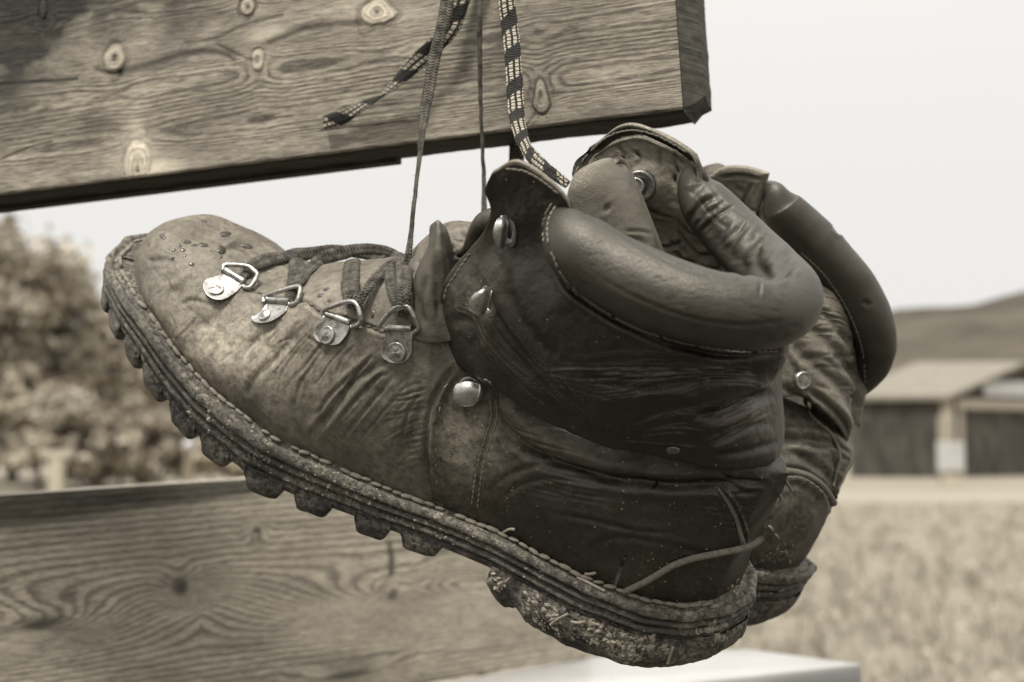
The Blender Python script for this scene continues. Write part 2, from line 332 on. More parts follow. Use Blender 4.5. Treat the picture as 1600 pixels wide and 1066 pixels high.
def band(name, prof, mat, noise=.0004, nscale=160, prows=14, dustamt=None, parent=None):
    """prof: list of (outset m, depth fraction of TV below the junction) from inner top to inner bottom; 'c' = centre line"""
    pr = crom(np.array([p[:2] for p in prof], float), prows)
    G = np.zeros((NO, prows + 2, 3))
    for k in range(prows):
        q = OUT + OUTN * pr[k, 0]; G[:, k + 1] = np.stack([q[:, 0], q[:, 1], zj(OUT[:, 0]) - pr[k, 1] * TV(OUT[:, 0])], 1)
    G[:, 0] = G[:, 1]; G[:, 0, 1] *= .55; G[:, 0, 0] = .157 + (G[:, 0, 0] - .157) * .9
    G[:, -1] = G[:, -2]; G[:, -1, 1] = 0; G[:, -1, 0] = .157 + (G[:, -2, 0] - .157) * .9
    n = gnorm(G, cu=True); d = fbm(G * nscale, 4) * noise + fbm(G * nscale * .25, 2) * noise * 1.5
    d[:, :1] = 0; d[:, -1:] = 0
    G = G + n * d[..., None]
    REG[name] = (G, {}, True, False, None)
    return mesh(name, BL(G), gfaces(NO, prows + 2, cu=True), mat, parent or boot)
welt = band('welt', [(-.012, -.03), (-.007, -.03), (-.0046, .01), (-.0036, .06), (-.0028, .0), (-.0014, -.05), (-.0001, -.01), (.0007, .10), (.0004, .21), (-.002, .27), (-.006, .28)], M['welt'], .0006, prows=28)
midsole = band('midsole', [(-.006, .25), (-.0022, .27), (-.0002, .30), (.0008, .37), (.0002, .44), (-.0016, .48), (-.0014, .51), (.0004, .55), (.0010, .63), (.0004, .70), (-.0016, .745), (-.006, .76)], M['mid'], .0005, prows=30)
outsole = band('outsole', [(-.006, .74), (-.0016, .75), (.0000, .78), (.0004, .88), (-.0002, .98), (-.003, 1.04), (-.010, 1.05)], M['rubber'], .0004, prows=16)
# lugs
def near_index(x): k = NO // 2; return int(np.argmin(np.abs(OUT[:k, 0] - x)))
def make_lug(i0, i1, depth, name='lug', mat=None, inw=.016, skew=0.0, parent=None):
    rnd_l = rnd.uniform(.85, 1.12); ns = 11; idx = np.linspace(i0, i1, ns); rows = []
    for a, f in enumerate(idx):
        i = int(round(f)) % NO; p = OUT[i]; nn = OUTN[i]; z0 = zj(p[0]) - .80 * TV(p[0]); zb = zj(p[0]) - TV(p[0]) - .0006
        s = a / (ns - 1); e = max(0.0, 1 - abs(2 * s - 1) ** 5) ** .5; dd = depth * rnd_l * 1.28 * e * (1 - .12 * s)
        prof = [(.0004, z0), (.0012, z0 - (z0 - zb) * .6), (.0014 * e, zb - dd * .35), (.0008 * e, zb - dd * .8), (-.0015, zb - dd), (-inw * .6, zb - dd * 1.02), (-inw, zb - dd * .9), (-inw, zb + .003)]
        rows.append([(p[0] + nn[0] * o_, p[1] + nn[1] * o_, z) for o_, z in prof])
    G = np.array(rows); G = G + fbm(G * 220, 3)[..., None] * .0006 * np.array([.4, .4, 1])
    V = G.reshape(-1, 3); F = gfaces(ns, 8).tolist(); F.append(list(range(7, -1, -1))); F.append([(ns - 1) * 8 + k for k in range(8)])
    return mesh(name, BL(V), [tuple(f) for f in F], mat or M['rubber'], parent or boot)
lug_x = [(.0035, .014, .0052), (.0175, .029, .006), (.0335, .0445, .0064), (.0475, .060, .0066), (.066, .0815, .0066), (.085, .101, .0062), (.110, .127, .006), (.133, .150, .006), (.1605, .176, .0058), (.181, .199, .006)]
for x0, x1, d in lug_x:
    i0, i1 = near_index(x0), near_index(x1); make_lug(i0, i1, d); make_lug(NO - i1, NO - i0, d)
make_lug(-7, 7, .005)
# heel block: follows the outline behind x=.222, notched front
def heel_block():
    i0, i1 = near_index(.2215), NO - near_index(.2215); ii = np.arange(i0, i1 + 1); n = len(ii); pr = []
    hb = lambda x: np.interp(x, [.22, .226, .231, .236, .242, .26, .28, .30, .315], [.0225, .0285, .0305, .027, .0315, .0325, .031, .029, .0275])
    G = np.zeros((n, 14, 3))
    for a, i in enumerate(ii):
        p = OUT[i]; nn = OUTN[i]; x = p[0]; z0 = zj(x) - .80 * TV(x); zb = zj(x) - hb(x)
        for k in range(14):
            f = k / 10
            if k <= 10: o_ = .0012 + .0012 * math.sin(f * math.pi) - .0022 * f ** 4; z = z0 + (zb - z0) * f
            else: o_ = -.004 - (k - 11) * .012; z = zb - .0004
            G[a, k] = (x + nn[0] * o_, p[1] + nn[1] * o_, z)
        G[a, 13] = (x - (x - .27) * .7, p[1] * .1, zb)
    G = G + gnorm(G) * (fbm(G * 90, 4) * .0012 + np.abs(fbm(G * 420, 3)) * .0008)[..., None]
    REG['heel'] = (G, {}, False, False, None)
    F = gfaces(n, 14).tolist(); F.append([k for k in range(13, -1, -1)] + [(n - 1) * 14 + k for k in range(14)])
    return mesh('heel', BL(G), [tuple(f) for f in F], M['heel'], boot)
heel = heel_block()

# ------------------------------------------------------------ foot of the upper
KX = [.007, .0095, .012, .018, .026, .036, .05, .065, .085, .105, .13, .148, .16, .172, .19, .22, .26, .29, .308]
KH = [.0, .011, .0155, .0190, .0227, .0233, .0267, .0309, .041, .0583, .0766, .087, .088, .080, .074, .070, .071, .068, .058]
_H = smooth(np.interp(_xf, KX, KH), 25)
def Hf(x): return np.interp(x, _xf, _H)
def foot():
    nu, nv = 620, 330
    u = np.linspace(0, 1, nu); x = .0072 + (.3075 - .0072) * (u ** 1.35 * (1 - u ** 8 * .0))
    x = np.concatenate([x[:-60], np.interp(1 - (1 - np.linspace(0, 1, 60)) ** 2, [0, 1], [x[-61], .3078])]); nu = len(x)
    xo = (x - .1575) / (1 - .007 / .1575) + .1575; hw = hwf(np.clip(xo, 0, .315)) * (1 - .007 / .046)
    a = np.linspace(0, np.pi, nv); q = np.clip((x - .13) / .05, 0, 1); e1 = .67 * (1 - q) + .42 * q; e2 = .83 * (1 - q) + .62 * q
    ca, sa = np.cos(a), np.sin(a)
    W = -hw[:, None] * np.sign(ca)[None] * np.abs(ca)[None] ** e1[:, None]
    # slight swell above the welt, hollow under the ankle
    s2 = sa[None] ** e2[:, None]; W = W * (1 + .07 * np.sin(np.clip(s2 * 1.6, 0, 1) * np.pi))
    Z = zj(x)[:, None] - .002 + (Hf(x)[:, None] + .002) * s2
    G = np.stack([np.repeat(x[:, None], nv, 1), W, Z], -1)
    n = gnorm(G); n *= np.sign((n[..., 1:2] * np.sign(W[..., None] + 1e-9)).sum(-1, keepdims=True) + 1e-6) if False else 1
    if n[200, 60, 1] > 0: n = -n
    pxy = pix(BL(G)).reshape(-1, 2)
    ncam = (n @ BR.T); vis = ((ncam * BL(G)).sum(-1) < .0).reshape(-1) & (G[..., 1].reshape(-1) < .03)
    S = [  # vamp folds: (points, depth mm, width px)
        ([(385, 455), (360, 470), (330, 500), (300, 520), (285, 560)], .7, 9), ([(480, 500), (455, 530), (430, 560), (400, 590), (385, 620)], .8, 6), ([(440, 500), (415, 520), (385, 545), (370, 575)], .7, 6),
        ([(600, 560), (575, 580), (550, 600), (520, 640), (500, 665), (480, 690)], 1.1, 6), ([(588, 552), (562, 575), (540, 595), (515, 620), (495, 650)], .7, 3.5), ([(610, 585), (590, 590), (560, 620), (530, 655)], .6, 3), ([(640, 530), (600, 570), (570, 590)], .5, 4),
        ([(470, 520), (500, 545), (490, 570), (470, 600), (460, 640)], .4, 3), ([(430, 470), (410, 478), (392, 460)], .5, 4), ([(230, 410), (255, 405), (275, 412)], .5, 4), ([(278, 480), (300, 470), (335, 478)], .45, 3.5),
        ([(262, 440), (290, 420), (320, 415), (345, 425)], .4, 5), ([(255, 470), (280, 450), (300, 430)], .5, 8), ([(690, 600), (660, 640), (640, 690), (610, 740)], .6, 14), ([(660, 610), (640, 640), (625, 700)], .35, 3),
        ([(350, 385), (372, 372), (400, 375), (425, 385), (445, 400)], -1.0, 6), ([(345, 400), (360, 385), (380, 388), (395, 400)], .6, 4), ([(370, 400), (385, 412), (378, 425)], .5, 4),
        # facing edge under the ring plates
        ([(385, 448), (400, 455), (425, 466), (455, 468), (480, 474), (502, 490), (560, 505), (600, 520), (645, 530), (690, 546)], .8, 3.5),
        # quarter front edge and double seam
        ([(716, 566), (696, 592), (676, 632), (667, 681), (667, 737), (676, 785), (690, 800)], 1.3, 4.5), ([(700, 585), (684, 632), (676, 690), (678, 740), (688, 785)], -.8, 7),
        ([(772, 610), (770, 660), (758, 705), (748, 755), (743, 800)], .5, 5), ([(720, 575), (760, 580), (775, 610), (772, 655)], .7, 4),
        # quarter folds behind the stud
        ([(768, 640), (800, 682), (850, 717), (920, 742), (1000, 754), (1100, 758), (1190, 750)], 2.2, 8), ([(785, 628), (815, 658), (865, 690), (930, 716), (1010, 732)], -3.6, 15),
        ([(780, 660), (800, 690), (850, 715), (900, 735), (980, 757)], .9, 4), ([(775, 640), (790, 668), (830, 705), (870, 722)], .9, 3), ([(760, 770), (790, 745), (840, 728), (900, 730), (980, 745), (1060, 762)], .6, 5), ([(775, 790), (810, 760), (870, 748), (940, 760)], .4, 4),
        ([(900, 870), (960, 840), (1040, 850), (1120, 870)], .4, 5), ([(860, 800), (930, 815), (1000, 830), (1060, 833)], .5, 4), ([(1130, 750), (1165, 770), (1190, 765)], .7, 5), ([(1120, 735), (1150, 752), (1200, 755)], .8, 4),
        ([(1118, 760), (1138, 785), (1152, 815), (1160, 850)], 1.0, 4), ([(1128, 760), (1150, 790), (1164, 825), (1168, 855)], -1.2, 3),
    ]
    D, Wc = stroke_field(pxy, S, vis)
    # families of short wrinkles fanning away from the seams
    fam = []
    for k in range(34):
        y = 600 + k * 4.5 + rnd.uniform(-3, 3); fam.append(([(668 - rnd.uniform(0, 8), y), (650 - rnd.uniform(0, 15), y + rnd.uniform(2, 10)), (625 - rnd.uniform(0, 30), y + rnd.uniform(8, 30))], .22, 1.8))
    for k in range(16):
        x_ = 470 + k * 12 + rnd.uniform(-14, 14); y_ = 500 + k * 5.0 + rnd.uniform(-5, 30); L_ = rnd.uniform(30, 110); fam.append(([(x_, y_), (x_ - L_ * .35, y_ + L_ * .4), (x_ - L_ * .75 + rnd.uniform(-10, 10), y_ + L_ * .95)], rnd.uniform(.12, .42), rnd.uniform(1.4, 3.4)))
    for k in range(26):
        x_ = rnd.uniform(255, 480); y_ = 430 + (x_ - 255) * .35 + rnd.uniform(-10, 90); L_ = rnd.uniform(20, 60); an = rnd.uniform(1.4, 2.6); fam.append(([(x_, y_), (x_ + L_ * .5 * math.cos(an) + rnd.uniform(-5, 5), y_ + L_ * .5 * math.sin(an)), (x_ + L_ * math.cos(an), y_ + L_ * math.sin(an))], rnd.uniform(.15, .3), 2.0))
    for k in range(22):
        x_ = 775 + k * 2; y_ = 640 + k * 6; L_ = rnd.uniform(60, 170); fam.append(([(x_, y_), (x_ + L_ * .5, y_ + L_ * .22 - 8), (x_ + L_, y_ + L_ * .3 - 6)], .3, 2.2))
    for k in range(16):
        y_ = 752 + k * 5; fam.append(([(1205 - k * 2, y_), (1165, y_ + rnd.uniform(-4, 8)), (1110 - rnd.uniform(0, 30), y_ + rnd.uniform(-6, 14))], .2, 2))
    D2, W2 = stroke_field(pxy, fam, vis)
    shp = (nu, nv); D = D.reshape(shp) + D2.reshape(shp)
    nz = fbm(G * 45, 3) * .0016 + fbm(G * 190, 4) * .00035 + fbm(G * 700, 2) * .00008
    taper = np.clip(np.sin(a) * 6, 0, 1)[None]
    G = G + n * ((D + nz) * taper)[..., None]
    x_, y_ = pxy[:, 0], pxy[:, 1]
    dust_lit = np.exp(-(((x_ - 355) / 75) ** 2 + ((y_ - 545) / 50) ** 2)) * 1.2 + .7 * np.clip((700 - x_) / 250, 0, 1) * np.clip((fbm(G.reshape(-1, 3) * 60, 3) + .35), 0, 1) * 1.1 + .35
    dust_lit = np.where(x_ > 672, .1 + 1.3 * np.exp(-((x_ - 720) / 75) ** 2 - ((y_ - 690) / 70) ** 2) + .5 * np.exp(-((x_ - 860) / 120) ** 2 - ((y_ - 680) / 45) ** 2) + .35 * np.clip(fbm(G.reshape(-1, 3) * 50, 3), 0, 1), dust_lit)  # mask also paints the fold's highlight as a lighter patch
    return G, D, np.clip(Wc + W2 * .5, 0, 1), dust_lit, x_, n
FG, FD, FW, FDU, _fx, FN = foot()
nu_, nv_ = FG.shape[:2]
# two leathers: the dusty vamp and the darker quarter behind its curved edge seam
cutx = np.interp(pix(BL(FG))[..., 1], [400, 566, 592, 632, 681, 737, 785, 810], [730, 716, 696, 678, 668, 668, 677, 700])
side = (pix(BL(FG))[..., 0] > cutx)
allf = gfaces(nu_, nv_); sidef = side.reshape(-1)[allf].mean(1) > .5
def sub(name, faces, mat):
    idx = np.unique(faces); mp = np.full(nu_ * nv_, -1); mp[idx] = np.arange(len(idx))
    return mesh(name, BL(FG).reshape(-1, 3)[idx], mp[faces], mat, boot, attrs={'crease': FW[idx], 'dust_lit': FDU[idx], 'wear_lit': np.zeros(len(idx))})
REG['foot'] = (FG, {'crease': FW.reshape(FG.shape[:2]), 'dust_lit': FDU.reshape(FG.shape[:2])}, False, False, side)
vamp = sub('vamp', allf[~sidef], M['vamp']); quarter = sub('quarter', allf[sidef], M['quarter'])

# ------------------------------------------------------------ ankle shaft (open U round the back), near half from pixels, far half mirrored
cols_w = None
def Lp(rows): return [[tuple(B(px, py, w)) for px, py, w in r] for r in rows]
near_rows = Lp([
    [(694, 552, -21), (722, 574, -29), (757, 594, -35), (850, 652, -38), (945, 694, -39), (1060, 716, -34), (1150, 731, -22), (1216, 716, 0)],
    [(685, 503, -23), (720, 525, -31), (760, 548, -37), (855, 598, -42), (955, 640, -43), (1065, 662, -37), (1150, 668, -23), (1213, 668, 0)],
    [(691, 452, -24), (725, 472, -31), (765, 492, -37), (860, 538, -43), (960, 578, -44), (1065, 600, -38), (1148, 606, -23), (1204, 612, 0)],
    [(718, 408, -25), (752, 424, -32), (792, 442, -37), (875, 484, -43), (965, 527, -44), (1060, 556, -39), (1145, 573, -23), (1222, 580, 0)],
    [(754, 365, -28), (800, 382, -33), (850, 397, -36), (890, 445, -41), (966, 498, -43), (1056, 530, -39), (1140, 545, -23), (1232, 540, 0)],
    [(766, 328, -31), (812, 335, -34), (862, 352, -35), (900, 415, -37), (972, 468, -38), (1056, 500, -34), (1136, 515, -20), (1224, 508, 0)],
    [(758, 298, -33), (812, 290, -34), (872, 325, -33), (905, 395, -33), (976, 446, -34), (1056, 480, -31), (1130, 495, -18), (1218, 488, 0)],
    [(769, 270, -34), (812, 254, -34), (882, 306, -32), (908, 380, -31), (978, 430, -31), (1056, 465, -28), (1128, 480, -16), (1214, 475, 0)]])
NRW = np.array(near_rows)                                  # rows x 8 cols x3
far = NRW[:, ::-1][:, 1:].copy(); far[..., 1] *= -1        # columns back -> far front edge
# far flap leans back: its rim as seen beyond the tongue
for r_, c_, px, py, w in [(7, -1, 925, 229, 35), (7, -2, 988, 193, 37), (7, -3, 1084, 237, 36), (6, -1, 905, 250, 34), (6, -2, 985, 225, 37), (6, -3, 1083, 258, 37), (5, -1, 897, 275, 31), (5, -2, 985, 250, 36), (5, -3, 1081, 280, 36),
        (7, -4, 1094, 292, 35), (6, -4, 1095, 306, 35), (5, -4, 1094, 322, 34), (4, -1, 900, 300, 28), (4, -2, 985, 290, 34)]:
    far[r_, c_] = B(px, py, w)
CT = np.concatenate([NRW, far], 1)
low = CT[0].copy(); cx = low.mean(0); low[:, :2] = cx[:2] + (low[:, :2] - cx[:2]) * .86; low[:, 2] -= .003
low2 = low.copy(); low2[:, 2] += .004; low2[:, :2] = cx[:2] + (low2[:, :2] - cx[:2]) * .8
CT = np.concatenate([low2[None], low[None], CT], 0)
def shaft():
    nv, nu = 760, 260                                      # around x up
    G = patch(CT, nu, nv); n = gnorm(G)
    c0 = G.mean((0, 1)); 
    if ((G - c0) * n)[130, 200].sum() < 0: n = -n
    pxy = pix(BL(G)).reshape(-1, 2); w = G[..., 1].reshape(-1); vis = (w < .012)
    S = [([(1208, 611), (1180, 622), (1130, 645), (1085, 655)], 2.0, 9), ([(1206, 604), (1150, 600), (1090, 618), (1040, 622)], -1.0, 10), ([(1212, 660), (1160, 670), (1110, 690)], .7, 7),
         ([(735, 400), (742, 430), (760, 470), (790, 520), (830, 580), (880, 640)], .9, 9), ([(772, 390), (790, 430), (800, 470), (830, 520), (870, 560)], .8, 8), ([(700, 500), (730, 500), (745, 520), (740, 550)], .6, 8),
         ([(868, 330), (858, 360), (864, 400), (885, 445), (930, 482), (990, 515), (1056, 540), (1140, 556), (1232, 550)], 1.2, 5),
         ([(1218, 690), (1170, 705), (1110, 712)], .8, 6), ([(765, 380), (752, 440), (765, 500)], .7, 9), ([(880, 560), (950, 600), (1030, 612)], .5, 10), ([(820, 600), (900, 650), (980, 690), (1060, 705)], .5, 12)]
    D, Wc = stroke_field(pxy, S, vis)
    fam = []; ab = []
    def between(A, Bc, n_, dep, wid, jit=4, wr=True):
        A = np.array(A, float); Bc = np.array(Bc, float)
        for k in range(n_):
            f = (k + rnd.uniform(-.35, .35)) / max(1, n_ - 1); c = A * (1 - f) + Bc * f + np.array([[rnd.uniform(-jit, jit), rnd.uniform(-jit, jit)] for _ in A])
            i0 = rnd.uniform(0, .35); i1 = rnd.uniform(.65, 1); cc = crom(c, 21)[int(i0 * 20):int(i1 * 20) + 1]
            fam.append((cc, dep * rnd.uniform(.6, 1.3), wid * rnd.uniform(.8, 1.2)))
            if wr and rnd.random() < .8: ab.append((cc + np.array([0, -wid * 1.1]), 1, wid * .42))  # pale lines set above the creases: ridge highlights painted as colour
    between([(760, 400), (775, 470), (820, 540), (880, 600), (960, 680)], [(715, 490), (740, 540), (790, 590), (850, 640), (930, 690)], 13, .32, 1.8)
    between([(850, 560), (930, 575), (1020, 570), (1120, 575), (1215, 585)], [(900, 640), (980, 625), (1060, 605), (1130, 600), (1205, 605)], 13, .42, 2.0, 9)
    between([(1080, 640), (1130, 630), (1170, 615), (1208, 600)], [(1100, 700), (1150, 680), (1185, 660), (1215, 640)], 14, .5, 2.4, 3)
    between([(1000, 655), (1060, 640), (1120, 632)], [(960, 690), (1040, 690), (1120, 700)], 8, .25, 2.2, 8)
    between([(800, 590), (900, 600), (1000, 620), (1060, 600)], [(820, 560), (920, 560), (1010, 550), (1090, 560)], 8, .3, 1.8, 12)
    between([(730, 455), (745, 465), (760, 480)], [(715, 480), (735, 490), (750, 505)], 7, .3, 2, 3)
    D2, W2 = stroke_field(pxy, fam, vis); _, WA = stroke_field(pxy, ab, vis)
    shp = (nu, nv); nz = fbm(G * 40, 3) * .0016 + fbm(G * 180, 4) * .0005 + fbm(G * 650, 2) * .0001
    d = D.reshape(shp) + D2.reshape(shp) + nz
    G2 = G + n * d[..., None]
    # wrap: outer skin, rolled rim, inner skin 2.6 mm inside
    inn = G - n * .0024 + n * (nz * .8 - .0001)[..., None]
    A = np.concatenate([G2, (G2[-1:] + inn[-1:]) / 2 + np.array([0, 0, .0006]), inn[::-1]], 0)
    z = np.zeros(A.shape[:2]); cr = z.copy(); wr = z.copy(); cr[:nu] = np.clip(Wc + W2 * .5, 0, 1).reshape(shp); wr[:nu] = WA.reshape(shp) * .34
    uedge = np.minimum(np.arange(nv), nv - 1 - np.arange(nv))
    wr[nu - 4:nu + 4] = .6; wr[:nu, uedge < 2] = .5
    dust_lit = z + .08; dust_lit[:nu] += np.exp(-((np.array(pxy[:, 0]).reshape(shp) - 735) / 45) ** 2 - ((pxy[:, 1].reshape(shp) - 455) / 55) ** 2) * 1.0 + np.exp(-((np.array(pxy[:, 0]).reshape(shp) - 1185) / 40) ** 2 - ((pxy[:, 1].reshape(shp) - 660) / 40) ** 2) * .6  # lit patch by the front edge painted into the mask as lighter tone
    REG['shaft'] = (A, {'crease': cr, 'wear_lit': wr, 'dust_lit': dust_lit}, False, False, n)
    F = gfaces(A.shape[0], nv)
    # close the two front edges
    m = A.shape[0]; e = []
    for cidx in (0, nv - 1):
        for k in range(nu - 1): e.append((k * nv + cidx, (k + 1) * nv + cidx, (m - 2 - k) * nv + cidx, (m - 1 - k) * nv + cidx) if cidx == 0 else ((m - 1 - k) * nv + cidx, (m - 2 - k) * nv + cidx, (k + 1) * nv + cidx, k * nv + cidx))
    F = np.vstack([F, np.array(e)])
    return mesh('shaft', BL(A), F, M['dark'], boot, attrs={'crease': cr, 'wear_lit': wr, 'dust_lit': dust_lit}), G
shaft_o, SG = shaft()

# ------------------------------------------------------------ lining inside the shaft
def lining():
    rows = CT[4:]; C = rows.copy(); ax = np.array([C[:, :, 0].mean() + .002, 0]);
    for k in range(len(C)):
        d = C[k, :, :2] - ax; L = np.linalg.norm(d, axis=1, keepdims=True); C[k, :, :2] = ax + d * (L - .0036 - (.003 if k < 3 else 0)) / L
    dn = C[0].copy(); dn[:, 2] -= .03; dn[:, :2] = ax + (dn[:, :2] - ax) * .9; C = np.concatenate([dn[None], C], 0)
    C[-1, :, 2] -= .0025
    G = patch(C, 160, 420); n = gnorm(G)
    pxy = pix(BL(G)).reshape(-1, 2); vis = (G[..., 1].reshape(-1) > 0)
    S = []
    for k in range(44):
        x_ = rnd.uniform(990, 1150); y_ = rnd.uniform(300, 450); L_ = rnd.uniform(20, 70); an = rnd.uniform(-.2, .9); S.append(([(x_, y_), (x_ + L_ * .5 * math.cos(an), y_ + L_ * .5 * math.sin(an) + rnd.uniform(-6, 6)), (x_ + L_ * math.cos(an), y_ + L_ * math.sin(an))], rnd.uniform(.4, 1.1), rnd.uniform(2.5, 4.5)))
    for k in range(12):
        x_ = rnd.uniform(940, 1060); y_ = rnd.uniform(225, 290); S.append(([(x_, y_), (x_ + rnd.uniform(-5, 14), y_ + 15), (x_ + rnd.uniform(-5, 20), y_ + 32)], .4, 3))
    sg = 1 if (n[80, 300] @ BR.T) @ BL(G[80, 300]) < 0 else -1
    S.append(([(905, 262), (935, 232), (965, 216), (1000, 210), (1040, 224), (1075, 246)], 1.0, 3))
    D, W = stroke_field(pxy, S, vis)
    G = G + sg * n * (D.reshape(G.shape[:2]) + fbm(G * 90, 4) * .0018)[..., None]
    return mesh('lining', BL(G), gfaces(160, 420), M['lining'], boot, attrs={'crease': W, 'dust_lit': np.full(160 * 420, .6), 'wear_lit': np.zeros(160 * 420)})
lining_o = lining()

# ------------------------------------------------------------ padded collar roll
CP = [(874, 326, -29, 2), (880, 350, -33, 7.5), (904, 386, -38, 11.8), (960, 424, -40, 12.4), (1030, 456, -41, 12.6), (1100, 478, -39, 12.4), (1165, 490, -32, 12.2), (1212, 486, -19, 12), (1230, 463, -3, 12), (1208, 430, 13, 11.2), (1173, 394, 25, 11.0), (1136, 356, 32, 10.8), (1102, 318, 35, 10.0), (1084, 284, 36, 6.6), (1086, 240, 36, 1.0)]
def collar():
    ctr = crom(np.array([[*B(px, py, w), r / 1000] for px, py, w, r in CP]), 520); path, rad = ctr[:, :3], ctr[:, 3]
    ax = np.array([.235, 0, .145]); ref = np.tile(np.array([0, 0, 1.0]), (520, 1))
    G = tube_grid(path, rad, 120, ref=ref, flat=1.0)
    n = gnorm(G, cv=True); ctrv = path[:, None] - G
    if (n[200, 10] @ ctrv[200, 0 if False else 10]) > 0: n = -n
    GL = BL(G); pxy = pix(GL).reshape(-1, 2); nc = n @ BR.T; vis = ((nc * GL).sum(-1) < 0).reshape(-1)
    S = []
    # folds across the inside of the bend and along the far roll
    for pts, d, wd in [([(1215, 437), (1192, 424), (1180, 405), (1190, 388)], 2.4, 6), ([(1222, 440), (1218, 420), (1225, 405), (1240, 395)], 1.6, 5), ([(1170, 430), (1160, 405), (1172, 380), (1195, 362)], 2.6, 6), ([(1148, 412), (1142, 390), (1155, 362), (1168, 350)], 2.0, 6),
                       ([(1130, 395), (1125, 370), (1140, 340)], 1.4, 5), ([(1108, 370), (1110, 345), (1122, 322)], 1.2, 5), ([(1090, 340), (1100, 320), (1112, 305)], 1.0, 4), ([(1078, 305), (1090, 295), (1100, 290)], .8, 4), ([(1205, 436), (1230, 425), (1246, 410)], 1.4, 4), ([(1240, 440), (1228, 425), (1235, 412)], 1.0, 4),
                       ([(1095, 265), (1130, 315), (1180, 350), (1220, 390)], .25, 2), ([(1085, 300), (1110, 335), (1140, 360)], .35, 2), ([(1186, 437), (1186, 450), (1183, 462)], .3, 2), ([(1240, 500), (1190, 505), (1120, 505)], .12, 3)]: S.append((pts, d * .62, wd * 1.5))
    for k in range(13):
        t = (k + rnd.random()) / 13; c = np.array([1088, 312]) * (1 - t) + np.array([1212, 425]) * t; a_ = rnd.uniform(14, 40); S.append(([(c[0] - a_ * .7, c[1] + a_ * rnd.uniform(.5, .9)), (c[0] + rnd.uniform(-4, 6), c[1] + rnd.uniform(-5, 5)), (c[0] + a_ * .8, c[1] - a_ * rnd.uniform(.4, .9))], rnd.uniform(.15, .55), rnd.uniform(2.5, 5)))
    S.append(([(1186, 436), (1188, 450), (1185, 468)], .3, 2)); S.append(([(905, 335), (960, 362), (1020, 398), (1080, 424), (1150, 440)], .25, 3)); S.append(([(930, 430), (1000, 468), (1080, 496), (1160, 508), (1230, 500)], .22, 3))
    for k in range(150):
        x_ = rnd.uniform(900, 1250); y_ = 400 + (x_ - 900) * .33 + rnd.uniform(-45, 45); L_ = rnd.uniform(8, 22); S.append(([(x_, y_), (x_ + L_ * .5, y_ + rnd.uniform(-2, 5)), (x_ + L_, y_ + rnd.uniform(0, 8))], rnd.uniform(.06, .17), 1.6))
    D, W = stroke_field(pxy, S, vis)
    shp = G.shape[:2]; G = G + n * (D.reshape(shp) + fbm(G * 30, 2) * .0011 + fbm(G * 220, 3) * .00012)[..., None]
    REG['collar'] = (tube_grid(path, rad, 120, ref=ref), {}, False, True, None)
    V = G.reshape(-1, 3); F = gfaces(520, 120, cv=True); i = np.arange(120); j = (i + 1) % 120
    V = np.vstack([V, path[0], path[-1]]); F = F.tolist() + [(len(V) - 2, int(b), int(a)) for a, b in zip(i, j)] + [(len(V) - 1, 519 * 120 + int(a), 519 * 120 + int(b)) for a, b in zip(i, j)]
    z = np.zeros(len(V)); cr = z.copy(); cr[:-2] = np.clip(W * .8, 0, 1)
    return mesh('collar', BL(V), [tuple(f) for f in F], M['collar'], boot, attrs={'crease': cr, 'dust_lit': z + .5, 'wear_lit': z})
collar_o = collar()

# ------------------------------------------------------------ tongue and folded leather at the throat
def sheet(name, rows, mat, thick=.003, nu=70, nv=70, parent=None, strokes=None, nz=.0008, units='B', piping=None, dustv=.5):
    C = np.array([[B(*p) if units == 'B' else P(*p) for p in r] for r in rows]); G = patch(C, nu, nv)
    if units == 'B': G = BL(G)
    n = gnorm(G)
    if (n * G).sum(-1).mean() > 0: n = -n
    pxy = pix(G).reshape(-1, 2); D, W = stroke_field(pxy, strokes or []); u = np.linspace(-1, 1, nu)[:, None]; v = np.linspace(-1, 1, nv)[None]
    e = np.clip((1 - np.maximum(np.abs(u), np.abs(v)) ** 10), 0, 1) ** .5
    G = G + n * (D.reshape(nu, nv) + fbm(G * 80, 4) * nz)[..., None]
    A = G + n * (thick * .5 * e)[..., None]; Bk = G - n * (thick * .5 * e)[..., None]
    V = np.concatenate([A.reshape(-1, 3), Bk.reshape(-1, 3)]); f = gfaces(nu, nv); N = nu * nv
    b = []
    ring = [i * nv for i in range(nu)] + [(nu - 1) * nv + j for j in range(1, nv)] + [i * nv + nv - 1 for i in range(nu - 2, -1, -1)] + [j for j in range(nv - 2, 0, -1)]
    for k in range(len(ring)): a_, b_ = ring[k], ring[(k + 1) % len(ring)]; b.append((a_, b_, b_ + N, a_ + N))
    F = np.vstack([f, f[:, ::-1] + N, np.array(b)]); z = np.zeros(len(V)); cr = z.copy(); cr[:N] = W
    wr = z.copy(); wr[:N] = (np.maximum(np.abs(u), np.abs(v)) > .94).reshape(-1) * .35
    return mesh(name, V, F, mat, parent or boot, attrs={'crease': cr, 'dust_lit': z + dustv, 'wear_lit': wr})
tg = sheet('tongue', [[(903, 276, -9), (925, 255, -4), (950, 248, 4), (970, 256, 11)], [(886, 305, -14), (922, 292, -10), (962, 286, 0), (986, 290, 12)], [(886, 350, -16), (925, 345, -13), (975, 335, -3), (1003, 333, 12)],
    [(896, 410, -16), (945, 405, -13), (998, 392, -3), (1024, 386, 12)], [(910, 470, -15), (960, 465, -12), (1010, 450, -2), (1040, 440, 12)]], M['tongue'], .007, 110, 90,
    strokes=[([(1000, 385), (985, 375), (955, 372)], .4, 3), ([(1005, 372), (990, 365), (970, 362)], .3, 2.5), ([(938, 325), (948, 328)], .6, 6), ([(968, 258), (985, 290), (1002, 335), (1020, 385)], 1.0, 4)])
